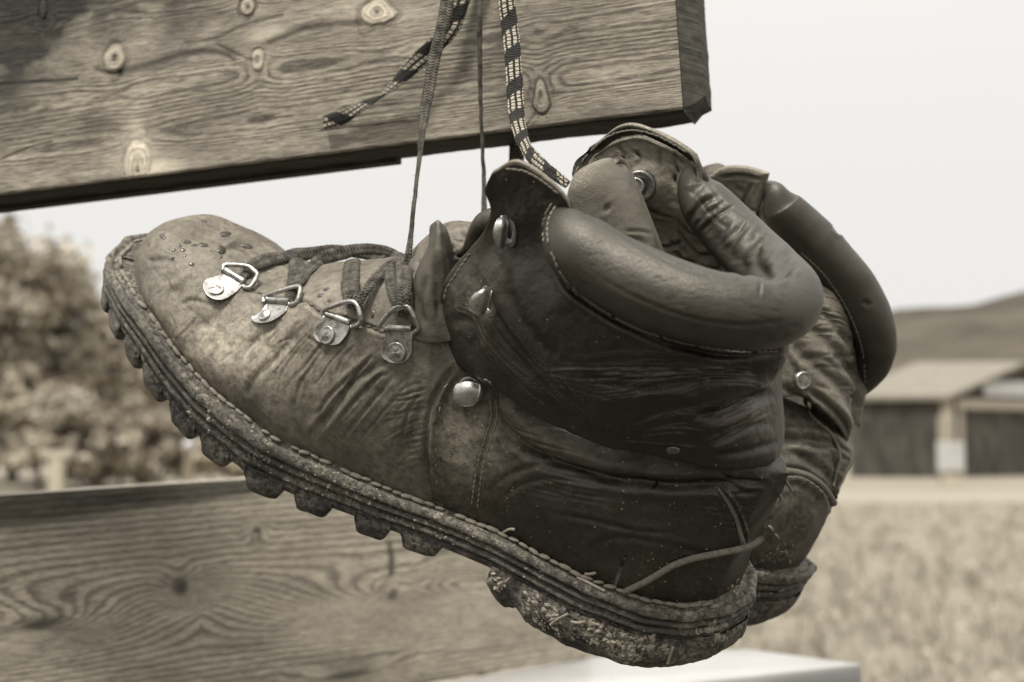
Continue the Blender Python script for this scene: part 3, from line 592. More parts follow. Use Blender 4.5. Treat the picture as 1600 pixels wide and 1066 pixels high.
pl = np.array([BL(B(px, py, w)) for px, py, w in [(958, 251, 6), (970, 260, 11.5), (985, 290, 12.5), (1003, 334, 12.5), (1024, 388, 12.5), (1042, 445, 12)]])
tube('piping', crom(pl, 90) + np.array([.0006, -.0045, 0]), .0016, M['tongue'], tg, 10, attrs=None)
sheet('throat_fold', [[(675, 350, -11), (684, 343, -15), (692, 350, -11)], [(670, 386, -12), (686, 382, -20), (706, 388, -9)], [(650, 428, -16), (680, 425, -24), (710, 432, -12)], [(640, 475, -22), (672, 480, -28), (712, 482, -20)], [(640, 528, -28), (672, 535, -31), (712, 532, -27)]], M['throat'], .003, 90, 60,
      strokes=[([(690, 365), (700, 400), (702, 440), (692, 480)], 1.2, 6), ([(672, 430), (662, 470), (668, 510)], .8, 5), ([(684, 400), (680, 450), (684, 500)], .5, 3), ([(655, 450), (650, 490), (655, 520)], .6, 4)])
sheet('throat_fold', [[(640, 402, 6), (668, 372, 8), (700, 350, 9), (742, 350, 9)], [(638, 404, 0), (668, 385, -2), (706, 366, -2), (746, 366, -1)], [(640, 420, -8), (672, 405, -10), (712, 398, -9), (738, 388, -8)]], M['vamp'], .003, 60, 70,
      strokes=[([(715, 365), (728, 375), (722, 385)], .8, 4), ([(700, 385), (712, 392)], .7, 4), ([(735, 355), (740, 372), (738, 388)], .5, 4)])
tube('throat_roll', crom(np.array([BL(B(px, py, w)) for px, py, w in [(716, 398, -8), (733, 390, -9), (744, 368, -8), (757, 350, -8), (775, 343, -8), (795, 345, -8)]]), 50), np.interp(np.linspace(0, 1, 50), [0, .2, .6, 1], [.0012, .0028, .0045, .005]), M['throat'], boot, 16)
sheet('throat_gusset', [[(628, 405, -4), (660, 400, -6), (700, 402, -6), (740, 410, -6)], [(622, 450, -14), (655, 455, -18), (700, 470, -17), (745, 460, -14)], [(640, 520, -24), (665, 525, -26), (700, 530, -22), (740, 530, -18)]], M['throat'], .004, 60, 60,
      strokes=[([(640, 430), (655, 460), (650, 500)], .8, 6), ([(660, 410), (668, 450), (690, 500)], .8, 5)])

# ------------------------------------------------------------ surface finder
bpy.context.view_layer.update()
def bvh_of(objs):
    V = []; F = []; o_ = 0
    for o in objs:
        me = o.data; a = np.zeros(len(me.vertices) * 3, np.float32); me.vertices.foreach_get('co', a); a = a.reshape(-1, 3) + wloc(o)
        nl = len(me.loops); li = np.zeros(nl, np.int32); me.loops.foreach_get('vertex_index', li); ls = np.zeros(len(me.polygons), np.int32); me.polygons.foreach_get('loop_start', ls); lt = np.zeros(len(me.polygons), np.int32); me.polygons.foreach_get('loop_total', lt)
        for s_, c_ in zip(ls.tolist(), lt.tolist()): F.append([int(x) + o_ for x in li[s_:s_ + c_]])
        V.append(a); o_ += len(a)
    return BVHTree.FromPolygons(np.vstack(V).tolist(), F)
def lowres(name, G):   # coarse copy for the finder only
    return G
BV = bvh_of([vamp, quarter, shaft_o, collar_o, welt, midsole, heel, tg])
CV = Vector(CAM)
def hit(px, py):
    d = Vector(MC @ ray(px, py)).normalized(); h = BV.ray_cast(CV, d)
    if h[0] is None: return None
    n = h[1]
    if n.dot(d) > 0: n = -n
    return np.array(h[0]), np.array(n)
def near_surface(px, py, off=0.0, default=None):
    h = hit(px, py)
    if h is None: return default
    return h[0] + h[1] * off
def fit_plane(pts):
    hs = [hit(*p) for p in pts]; hs = [h for h in hs if h is not None]
    c = np.mean([h[0] for h in hs], 0); n = np.mean([h[1] for h in hs], 0); return c, n / np.linalg.norm(n)
def on_plane(px, py, c, n, off=0.0):
    d = MC @ ray(px, py); k = ((c + n * off - CAM) @ n) / (d @ n); return CAM + d * k

# ------------------------------------------------------------ stitches: one shared little capsule
def capsule_mesh(name, mat, L=.0042, r=.00075):
    n = 6; V = []; F = []
    for x, q in [(-.5, 0), (-.45, .55), (-.2, .95), (.2, .95), (.45, .55), (.5, 0)]:
        for k in range(n): a = k * 2 * math.pi / n; V.append((x * L, q * r * math.cos(a) * 1.15, q * r * math.sin(a)))
    for i in range(5):
        for k in range(n): F.append((i * n + k, i * n + (k + 1) % n, (i + 1) * n + (k + 1) % n, (i + 1) * n + k))
    me = bpy.data.meshes.new(name); me.from_pydata(V, [], F); me.polygons.foreach_set('use_smooth', np.ones(len(F), bool)); me.materials.append(mat); return me
ST = capsule_mesh('stitch', M['thread']); ST2 = capsule_mesh('stitch_brown', M['thread2'], .0026, .00045); ST3 = capsule_mesh('stitch_small', M['thread'], .0023, .00032)
def put_stitch(p, t, n, me, parent=boot, s=1.0):
    o = bpy.data.objects.new('stitch', me); col.objects.link(o); o.parent = parent
    x = Vector(t).normalized(); z = Vector(n).normalized(); y = z.cross(x).normalized(); z = x.cross(y)
    o.matrix_basis = Matrix.Translation(Vector(p) - Vector(wloc(parent))) @ Matrix((x, y, z)).transposed().to_4x4() @ Matrix.Scale(s, 4)
def stitch_line(pts, step, me, parent=boot, off=.0001, jit=.4, skip=0.06):
    c = resamp(pts, step); 
    for k in range(len(c) - 1):
        if rnd.random() < skip: continue
        a, b = hit(*c[k]), hit(*c[k + 1])
        if a is None or b is None: continue
        t = b[0] - a[0]
        if np.linalg.norm(t) > .02: continue
        put_stitch((a[0] + b[0]) / 2 + a[1] * off, t + nrng.normal(size=3) * .00012 * jit * 5, a[1], me, parent)
# along the welt
k0 = 0; acc = 0
INS = toe_push(outline_pts(.0050, NO))
wcam = lambda i, z=.0006: c2w(BL((INS[i % NO][0], INS[i % NO][1], zj(INS[i % NO][0]) + z)))
i = -60
while i < NO // 2 - 20:
    a = wcam(i); j = i + 1
    while np.linalg.norm(wcam(j) - a) < .0042: j += 1
    b = wcam(j); z = MC @ BR[:, 2]
    if rnd.random() > .10: put_stitch((a + b) / 2 + z * rnd.uniform(-.0002, .0004), b - a + nrng.normal(size=3) * .0005, z, ST, welt, rnd.uniform(1.0, 1.5))
    i = j
stitch_line([(765, 625), (768, 650), (760, 680), (749, 715), (742, 751), (737, 790)], 8.0, ST3); stitch_line([(774, 625), (777, 652), (769, 682), (758, 717), (751, 753), (746, 795)], 8.0, ST3)
stitch_line([(700, 598), (692, 615), (687, 640), (683, 680), (681, 720), (683, 760)], 11.0, ST3, skip=.3); stitch_line([(745, 590), (766, 596), (774, 612)], 8, ST2)
stitch_line([(387, 449), (402, 456), (425, 466)], 9, ST2); stitch_line([(455, 467), (480, 472), (502, 487)], 9, ST2); stitch_line([(562, 505), (600, 517), (645, 527), (688, 543)], 9, ST2)
stitch_line([(694, 545), (690, 500), (697, 455), (715, 425), (735, 395)], 9, ST3); 
stitch_line([(862, 318), (853, 335), (848, 355), (850, 378)], 7, ST3); stitch_line([(868, 322), (859, 338), (855, 358), (857, 380)], 7, ST3)
stitch_line([(862, 395), (880, 432), (920, 470), (985, 508), (1056, 533), (1140, 549), (1215, 549)], 8, ST2)
stitch_line([(790, 264), (820, 268), (850, 285), (872, 303)], 8, ST2)
FLIPS = [(900, 268), (920, 240), (950, 214), (985, 204), (1020, 210), (1050, 224), (1072, 238)]
BV2 = bvh_of([lining_o, shaft_o]); BVm = BV; BV = BV2
stitch_line(FLIPS, 7.5, ST2, lining_o); BV = BVm

# ------------------------------------------------------------ lace rings: plate, wire ring, rivet
def ring_plate(plate, ring, rivet, rv=11, lift=.002):
    c, n = fit_plane([plate[0], plate[len(plate) // 2], rivet, plate[-1]])
    for p_ in plate:                                            # plane clears the leather
        h = hit(*p_)
        if h is not None: c = c + n * max(0, (h[0] - c) @ n - .0004) * .6
    pp = resamp(list(plate), 2.5); pp = np.vstack([pp])
    cen = pp.mean(0); rings = []
    for k, (f, of) in enumerate([(1.0, -.0006), (1.0, .0006), (.97, .0010), (.93, .00085), (.6, .00085), (0.02, .00085)]): rings.append([on_plane(*(cen + (q - cen) * f), c, n, of) for q in pp])
    G = np.array(rings); o = mesh('lace_ring', G.reshape(-1, 3), gfaces(len(rings), len(pp), cv=True), M['metal'], boot, world=True)
    # folded barrel at the hinge
    a, b = np.array(plate[0], float), np.array(plate[-1], float)
    bar = np.array([on_plane(*(a + (b - a) * f), c, n, .0016) for f in np.linspace(.02, .98, 12)]); tubew('hinge', bar, .0014, M['metal'], o)
    rg = resamp(ring, 2.2); m = len(rg); lf = np.interp(np.linspace(0, 1, m), [0, .25, .75, 1], [.0014, .0014 + lift, .0014 + lift, .0014])
    tubew('wire_ring', np.array([on_plane(*q, c, n, l_) for q, l_ in zip(rg, lf)]), .00105, M['metal'], o, 10)
    # rivet head: low dome with a rolled lip
    rc = on_plane(*rivet, c, n, .0009); u = np.cross(n, [0, 0, 1.0]); u /= np.linalg.norm(u); v = np.cross(n, u); R = rv / 4000.0; G = []
    for f, hgt in [(1.0, 0), (1.02, .0005), (.93, .0009), (.8, .0007), (.55, .0010), (.25, .0012), (.01, .00125)]: G.append([rc + (u * math.cos(t_) + v * math.sin(t_)) * R * f + n * (hgt + .0001 * math.sin(t_ * 3)) for t_ in np.linspace(0, 2 * math.pi, 22, endpoint=False)])
    mesh('rivet', np.array(G).reshape(-1, 3), gfaces(7, 22, cv=True), M['metal'], o, world=True)
    return o
def tubew(name, path, r, mat, parent, nseg=10, **kw): return tube(name, w2c(path), r, mat, parent, nseg, **kw)
ring_plate([(350, 421), (345, 429), (333, 433), (321, 437), (317, 448), (325, 463), (345, 469), (366, 459), (376, 450), (383, 441)], [(349, 424), (349, 419), (354, 414), (386, 416), (398, 424), (402, 430), (393, 447), (387, 450), (380, 448)], (338, 453), 13)
ring_plate([(417, 468), (412, 481), (402, 489), (392, 496), (396, 503), (411, 505), (428, 500), (446, 487), (450, 479), (455, 471)], [(413, 474), (412, 466), (420, 461), (447, 452), (467, 448), (469, 455), (465, 470), (459, 475), (453, 476)], (414, 493), 11)
ring_plate([(509, 490), (506, 500), (497, 506), (491, 515), (489, 525), (497, 534), (512, 539), (529, 538), (543, 522), (546, 514), (549, 505)], [(506, 495), (505, 490), (509, 483), (541, 472), (557, 475), (563, 492), (564, 502), (557, 509), (550, 511)], (511, 524), 15)
ring_plate([(603, 513), (601, 525), (598, 535), (594, 552), (600, 562), (614, 568), (632, 566), (643, 553), (644, 538), (645, 524), (645, 513)], [(600, 518), (594, 515), (594, 507), (617, 482), (637, 480), (653, 507), (653, 515), (645, 521)], (620, 550), 16)

# ------------------------------------------------------------ speed hooks
def disc(name, c, n, R, h, mat, parent, seg=26, hole=.0, squash=1.0, up=(0, 0, 1.0)):
    u = np.cross(n, up); u /= np.linalg.norm(u); v = np.cross(n, u); G = []
    prof = [(1.0, 0), (1.0, h * .6), (.92, h), (.8, h * .9), (max(hole, .02) * 1.15 if hole else .5, h * .9), (max(hole, .01), h * .3 if hole else h * .95)]
    for f, z in prof: G.append([c + (u * math.cos(t_) * squash + v * math.sin(t_)) * R * f + n * z for t_ in np.linspace(0, 2 * math.pi, seg, endpoint=False)])
    return mesh(name, np.array(G).reshape(-1, 3), gfaces(len(prof), seg, cv=True), mat, parent, world=True)
def hook(base_px, Rb, cap, squash=.75, liftn=.007):
    """cap: 4 rows x 3 cols of (px,py,lift mm) from the base edge up and over the bent tongue"""
    hb = hit(*base_px); c, n = hb; vd = (CAM - c); vd /= np.linalg.norm(vd); n = n * .75 + vd * .25; n /= np.linalg.norm(n)
    o = disc('hook', c, n, Rb, .0012, M['darkmetal'], boot, hole=.45, squash=squash)
    C = np.array([[on_plane(px, py, c, n, l / 1000) for px, py, l in r] for r in cap]); G = patch(C, 18, 16); nn = gnorm(G)
    if (nn * (G - CAM)).sum() > 0: nn = -nn
    A = np.concatenate([G + nn * .0005, (G - nn * .0005)]); N = 18 * 16; f = gfaces(18, 16)
    ring = [i * 16 for i in range(18)] + [17 * 16 + j for j in range(1, 16)] + [i * 16 + 15 for i in range(16, -1, -1)] + [j for j in range(14, 0, -1)]
    b = np.array([(ring[k], ring[(k + 1) % len(ring)], ring[(k + 1) % len(ring)] + N, ring[k] + N) for k in range(len(ring))])
    mesh('hook_tongue', A.reshape(-1, 3), np.vstack([f, f[:, ::-1] + N, b]), M['hook'], o, world=True); return o
hook((796, 361), .0062, [[(790, 340, 1.0), (786, 338, 2), (782, 340, 3)], [(792, 352, 3), (783, 350, 5.5), (774, 352, 6)], [(790, 372, 3), (781, 370, 6), (771, 364, 6.5)], [(787, 387, 1.5), (781, 386, 3.5), (775, 378, 5)]], .55)
hook((765, 472), .0062, [[(768, 450, 1.0), (763, 450, 3), (757, 452, 5)], [(766, 462, 3), (752, 458, 6.5), (742, 460, 7)], [(762, 478, 3), (747, 474, 7), (733, 469, 7)], [(757, 491, 2), (746, 490, 5), (736, 483, 6)]], .7)
hook((735, 610), .0058, [[(714, 600, 4), (730, 596, 4.5), (750, 601, 4)], [(709, 611, 5), (730, 608, 6.3), (750, 612, 5)], [(711, 624, 5), (729, 622, 6.3), (746, 624, 5)], [(719, 632, 4), (729, 634, 4.6), (740, 632, 4)]], .9)
hc, hn = hit(1052, 703); u_ = disc('sunken_rivet', hc + hn * .0001, hn, .0016, .0005, M['darkmetal'], boot, squash=1.6)
# far flap eyelet, seen from its inner face
_b = BV; BV = BV2; he = hit(1000, 291); BV = _b
dsk = disc('eyelet', he[0], he[1], .0062, .0015, M['darkmetal'], lining_o, hole=.5); disc('eyelet_cap', he[0] + he[1] * .0004 - np.array([.0016, 0, 0]), he[1], .0036, .0026, M['hook'], dsk, hole=.0)

# ------------------------------------------------------------ cords and the heel seam
def surf_path(pts, off, step=5):
    c = resamp(pts, step); out = []
    for q in c:
        h = hit(*q)
        if h is not None: out.append(h[0] + h[1] * off)
    p = np.array(out); k = np.array([.25, .5, .25])
    for _ in range(4): p[1:-1] = .25 * p[:-2] + .5 * p[1:-1] + .25 * p[2:]
    return p
pc = surf_path([(978, 922), (1010, 906), (1050, 882), (1100, 866), (1140, 858)], .001)
pc = np.vstack([pc, pc[-1] + (PW(1168, 852, .54) - PW(1140, 858, .54)), pc[-1] + (PW(1190, 838, .54) - PW(1140, 858, .54))])
cord = tubew('heel_cord', crom(pc, 120) + fbm(crom(pc, 120) * 300, 2)[:, None] * .0003, .0013, M['cord'], boot, 10); fuzz_cord = True
pc = surf_path([(1122, 762), (1138, 785), (1152, 815), (1160, 850)], .0004); tubew('seam_cord', crom(pc, 60), np.interp(np.linspace(0, 1, 60), [0, .3, 1], [.0005, .0012, .0011]), M['cord'], boot, 8)
# back strip seam with frayed threads
for pts, r in [([(1222, 742), (1230, 755), (1238, 768)], .0006), ([(1216, 770), (1221, 780), (1218, 788)], .0007), ([(1220, 745), (1221, 770), (1226, 752)], .0004)]:
    tube('loose_thread', crom(np.array([P(px, py, .527) for px, py in pts]), 14), r, M['thread2'], boot, 6)

# ------------------------------------------------------------ dried mud, straw, specks (uncountable) and water drops
def flake_cloud(name, n, sampler, size, mat, parent, flat=.35, seed=1):
    r = np.random.default_rng(seed); V = []; F = []; o_ = 0
    for k in range(n):
        px, py = sampler(r)
        if vnoise(np.array([px / 26, py / 26, seed * 3.1])) < .5: continue
        h = hit(px, py)
        if h is None: continue
        s = size[0] + (size[1] - size[0]) * r.random() ** 2.2; u = np.cross(h[1], r.normal(size=3)); u /= np.linalg.norm(u); v = np.cross(h[1], u); m = r.integers(4, 7); asp = r.uniform(.35, 1)
        ring = [h[0] + (u * math.cos(a) + v * math.sin(a) * asp) * s * r.uniform(.6, 1.1) - h[1] * s * .1 for a in np.linspace(0, 2 * math.pi, m, endpoint=False)]
        V += ring + [h[0] + h[1] * s * flat * r.uniform(.5, 1.4) + u * s * r.uniform(-.3, .3)]
        F += [(o_ + i_, o_ + (i_ + 1) % m, o_ + m) for i_ in range(m)]; o_ += m + 1
    return tag(mesh(name, np.array(V), F, mat, parent, world=True, smooth=False), kind='stuff')
def in_poly(poly):
    P_ = np.array(poly, float)
    def s(r):
        while True:
            q = P_.min(0) + r.random(2) * (P_.max(0) - P_.min(0)); c = False; j = len(P_) - 1
            for i_ in range(len(P_)):
                if (P_[i_, 1] > q[1]) != (P_[j, 1] > q[1]) and q[0] < (P_[j, 0] - P_[i_, 0]) * (q[1] - P_[i_, 1]) / (P_[j, 1] - P_[i_, 1]) + P_[i_, 0]: c = not c
                j = i_
            if c: return q
    return s
flake_cloud('dried_mud', 800, in_poly([(760, 890), (860, 945), (960, 985), (1080, 985), (1155, 965), (1150, 1010), (1090, 1034), (980, 1036), (880, 1005), (755, 940)]), (.0005, .0030), M['mud'], heel, .25, 2)
flake_cloud('dried_mud', 520, in_poly([(1030, 945), (1100, 950), (1160, 900), (1162, 965), (1100, 985), (1000, 975)]), (.0004, .0015), M['mud'], welt, .5, 3)
flake_cloud('mud_crumbs', 900, in_poly([(280, 600), (500, 725), (760, 830), (960, 925), (950, 950), (760, 880), (500, 790), (300, 660)]), (.0003, .0011), M['mud'], welt, .4, 4)
flake_cloud('mud_crumbs', 90, in_poly([(300, 615), (335, 650), (325, 690), (285, 650)]), (.0005, .0018), M['mud'], midsole, .4, 5)
flake_cloud('dust_specks', 650, in_poly([(690, 640), (900, 760), (1200, 770), (1150, 900), (1000, 925), (760, 810), (690, 790)]), (.00012, .0005), M['mud'], quarter, .2, 6)
flake_cloud('dust_specks', 160, in_poly([(1010, 860), (1150, 850), (1140, 930), (1000, 925)]), (.00015, .0006), M['mud'], quarter, .2, 7)
for (a, b, c_) in [((1043, 1035), (1052, 1005), (1062, 985)), ((862, 975), (875, 965), (890, 958)), ((893, 970), (905, 974), (915, 970)), ((915, 895), (925, 898), (932, 893)), ((900, 905), (925, 916), (945, 925)), ((785, 835), (800, 822), (806, 826))]:
    p = surf_path([a, b, c_], .0008, 4)
    if len(p) > 2: tubew('straw', crom(p, 16), .0006, M['mud'], heel, 6, flat=.5)
def droplet(px, py, rp, asp=1.0, ang=0):
    rp *= .8; h = hit(px, py)
    if h is None or rnd.random() < .25: return
    n = h[1]; u = np.cross(n, [0, 0, 1.0]); u /= np.linalg.norm(u); v = np.cross(n, u); ca, sa = math.cos(ang), math.sin(ang); u, v = u * ca + v * sa, v * ca - u * sa
    s = rp / 3500; G = []
    for f, z in [(1.0, -.12), (1.0, .0), (.92, .13), (.7, .24), (.4, .30), (.02, .32)]: G.append([h[0] + (u * math.cos(a) * asp + v * math.sin(a)) * s * f * (1 + .1 * math.sin(2 * a + px)) + n * z * s for a in np.linspace(0, 2 * math.pi, 14, endpoint=False)])
    mesh('water_drop', np.array(G).reshape(-1, 3), gfaces(6, 14, cv=True), M['wetdrop'], vamp, world=True)
for px, py, rp, asp, an in [(352, 366, 9, 1.6, .3), (292, 378, 6, 1.5, 0), (303, 383, 5, 1.3, 0), (318, 383, 8, 1.3, .3), (325, 376, 6, 1.6, 0), (343, 378, 8, 1.2, .4), (346, 391, 9, 1.4, .6), (337, 400, 6, 1.5, 0), (286, 391, 5, 1, 0), (288, 400, 4, 1, 0), (293, 412, 7, 1, .5), (281, 384, 4, 1, 0), (272, 391, 4, 1, 0), (318, 346, 4, 2, 0), (262, 360, 5, 2, -.6), (254, 370, 5, 2, -.6), (270, 404, 4, 1, 0), (300, 413, 4, 1.4, 0), (374, 362, 4, 1, 0), (345, 402, 4, 1, 0), (360, 345, 4, 2, .3), (510, 452, 5, 1.3, 0), (500, 462, 5, 1.3, 0), (522, 458, 5, 1, 0), (515, 470, 4, 1.2, 0), (582, 491, 6, .8, 0), (566, 578, 3, 1, 0), (335, 474, 3, 1, 0), (358, 477, 4, 1.5, 0), (345, 384, 3, 1, 0), (386, 385, 8, 1.3, 0), (330, 392, 3, 1, 0)]: droplet(px, py, rp, asp, an)

# ------------------------------------------------------------ laces
def lace_surf(pts, wpx, name='lace', mat='lace', parent=boot, lift=.0024, flat=.36, seg=22, Y0=None):
    """pts: (px,py,extra lift mm) resting on the boot; wpx width in pixels"""
    c = resamp([p[:2] for p in pts], 2.2); ex = np.interp(np.linspace(0, 1, len(c)), np.linspace(0, 1, len(pts)), [p[2] for p in pts])
    pos = []; nrm = []; last = None
    for q in c:
        h = hit(*q)
        if h is None:
            if last is None: pos.append(None); nrm.append(None); continue
            d = MC @ ray(*q); k = ((last - CAM) @ d) / (d @ d); pos.append(CAM + d * k); nrm.append(np.array([0, -1.0, .2])); continue
        d = MC @ ray(*q); pos.append(h[0]); nrm.append(h[1]); last = h[0]
    ok = [i_ for i_, p in enumerate(pos) if p is not None]; pos = np.array([pos[i_] for i_ in ok]); nrm = np.array([nrm[i_] for i_ in ok]); c = c[ok]; ex = ex[ok]
    Yc = w2c(pos)[:, 1] - (lift + ex / 1000); Yc = smooth(Yc, 15 if len(Yc) > 16 else 3); nn = np.stack([smooth(nrm[:, k], 9 if len(Yc) > 12 else 3) for k in range(3)], 1)
    path = np.stack([P(a, b, y) for (a, b), y in zip(c, Yc)])
    rad = np.interp(np.linspace(0, 1, len(c)), np.linspace(0, 1, len(wpx)), wpx) * .5 * Yc / 2222
    nc = nn @ MC; nc = nc * .5 + np.array([0, -1, .2]) * .5
    return tube(name, path + fbm(path * 160, 2)[:, None] * .0005, rad * 1.05, M[mat], parent, seg, ref=nc, flat=flat)
LG = 'laces of the hanging boots'
lace_surf([(377, 433, 0), (386, 427, 3), (398, 414, 4), (436, 402, 3), (484, 396, 3), (523, 391, 3), (560, 396, 2), (600, 404, 1)], [12, 24, 24, 20, 16, 15, 14])
lace_surf([(463, 405, 1), (464, 425, 1.5), (458, 452, 2.5), (455, 458, 3), (452, 467, .5)], [20, 26, 24, 20, 14])
lace_surf([(455, 455, 2.5), (470, 440, 3.5), (483, 422, 3.5), (503, 405, 4), (525, 398, 4.5), (562, 390, 4), (592, 391, 3), (620, 398, 3), (640, 404, 3)], [12, 18, 20, 22, 22, 18, 17, 15, 13])
lace_surf([(551, 400, 1), (549, 420, 1.5), (547, 448, 2.5), (552, 474, 3.5), (550, 485, .5)], [24, 26, 30, 26, 18])
lace_surf([(560, 475, 3.5), (568, 460, 4), (580, 443, 4), (598, 423, 4), (616, 408, 4), (634, 400, 4)], [14, 16, 17, 17, 15, 12])
lace_surf([(606, 412, 1), (612, 440, 2), (620, 468, 3), (627, 486, 4)], [16, 20, 22, 16])
lace_surf([(628, 398, 2), (630, 430, 3), (630, 460, 4), (631, 485, 4.5), (629, 497, 1)], [18, 26, 26, 22, 16])
def lace_free(pts, wpx, mat, name='lace', parent=None, flat=.3, twist=0, label=None, seg=24, loc_parent=None):
    c = crom(np.array([P(px, py, Y) for px, py, Y in pts]), max(60, 22 * len(pts))); Y = c[:, 1]; n = len(c)
    rad = np.interp(np.linspace(0, 1, n), np.linspace(0, 1, len(wpx)), wpx) * .5 * Y / 2222
    tw = np.interp(np.linspace(0, 1, n), np.linspace(0, 1, len(twist)), twist) if not np.isscalar(twist) else np.full(n, twist)
    return tube(name, c + fbm(c * 220, 2)[:, None] * .0004, rad, M[mat], parent, seg, ref=np.array([.2, -1, .05]), flat=flat, twist=tw)
lace_free([(631, 488, .565), (635, 440, .562), (637, 405, .562), (642, 365, .565), (650, 290, .572), (656, 240, .580), (662, 190, .588), (669, 145, .594), (678, 95, .600), (690, 45, .606), (700, 0, .612), (712, -60, .62), (722, -125, .628)],
          [10, 16, 12, 9, 9, 11, 16, 19, 20, 19, 22, 22, 20], 'lace', parent=boot, twist=[0, .3, .2, .8, 1.0, .9, .3, 0, -.2, .2, .5, .2])
lace_free([(888, 288, .512), (870, 276, .515), (850, 262, .52), (834, 246, .53), (822, 232, .54), (812, 205, .555), (806, 170, .57), (804, 130, .58), (801, 85, .59), (796, 40, .60), (791, 0, .605), (784, -60, .62), (776, -125, .63)],
          [14, 18, 20, 22, 18, 24, 27, 27, 27, 28, 27, 24, 22], 'lacepat', parent=boot, twist=[0, 0, .3, .8, .4, 0, .1, 0, 0, 0, 0, 0])
for _ in range(0): pass
def fuzz(name, obj, n, L, mat, seed=3):
    """short fibres standing off a lace, joined"""
    r = np.random.default_rng(seed); me = obj.data; a = np.zeros(len(me.vertices) * 3, np.float32); me.vertices.foreach_get('co', a); a = a.reshape(-1, 3); nv = np.zeros_like(a); me.vertices.foreach_get('normal', nv.ravel()) if False else None
    V = []; F = []; o_ = 0; org = wloc(obj); ns = [v.normal.copy() for v in me.vertices]
    for k in r.integers(0, len(a), n):
        p = a[k] + org; d = np.array(ns[k]) * L * r.uniform(.4, 1.3) + r.normal(size=3) * L * .4; s = np.cross(d, r.normal(size=3)); s = s / np.linalg.norm(s) * .00007
        V += [p - s, p + s, p + d * .6 + r.normal(size=3) * L * .12 + s * .6, p + d * .6 - s * .4, p + d]; F += [(o_, o_ + 1, o_ + 2, o_ + 3), (o_ + 3, o_ + 2, o_ + 4)]; o_ += 5
    return tag(mesh(name, np.array(V), F, M[mat], obj, world=True, smooth=False), kind='stuff')
for k, o in enumerate([o for o in boot.children if o.name.startswith('lace') and not o.name.startswith('lace_ring')]): fuzz('lace_fuzz', o, 600, .0007, 'cord', 20 + k)

# ============================================================ THE UPPER BOARD
def wood_board(name, label, FL, FR, hL, hR, thick, nu, nv, knots, field_fn, mat, dark=None, cham=.004, top_ext=None):
    """FL, FR camera-frame lower front corners; front face rises vertically hL/hR"""
    FLw, FRw = c2w(FL), c2w(FR); ex = FRw - FLw; L = np.linalg.norm(ex); ex = ex / L
    ez = np.array([0, 0, 1.0]); ez = ez - ex * (ez @ ex); ez /= np.linalg.norm(ez); ey = np.cross(ez, ex)          # into the board
    if ey @ np.array([0, 1, 0]) < 0: ey = -ey
    root = FLw
    u = np.linspace(0, L, nu); v = np.linspace(0, hL, nv); U, Vv = np.meshgrid(u, v, indexing='ij')
    gf, kn, dk, relief = field_fn(U, Vv, L)
    G = root + U[..., None] * ex + Vv[..., None] * ez - relief[..., None] * ey
    e = np.minimum(Vv, hL - Vv); G = G + ey * (np.clip(1 - e / .0012, 0, 1) ** 2 * .0012)[..., None]
    return root, ex, ey, ez, L, G, gf, kn, dk
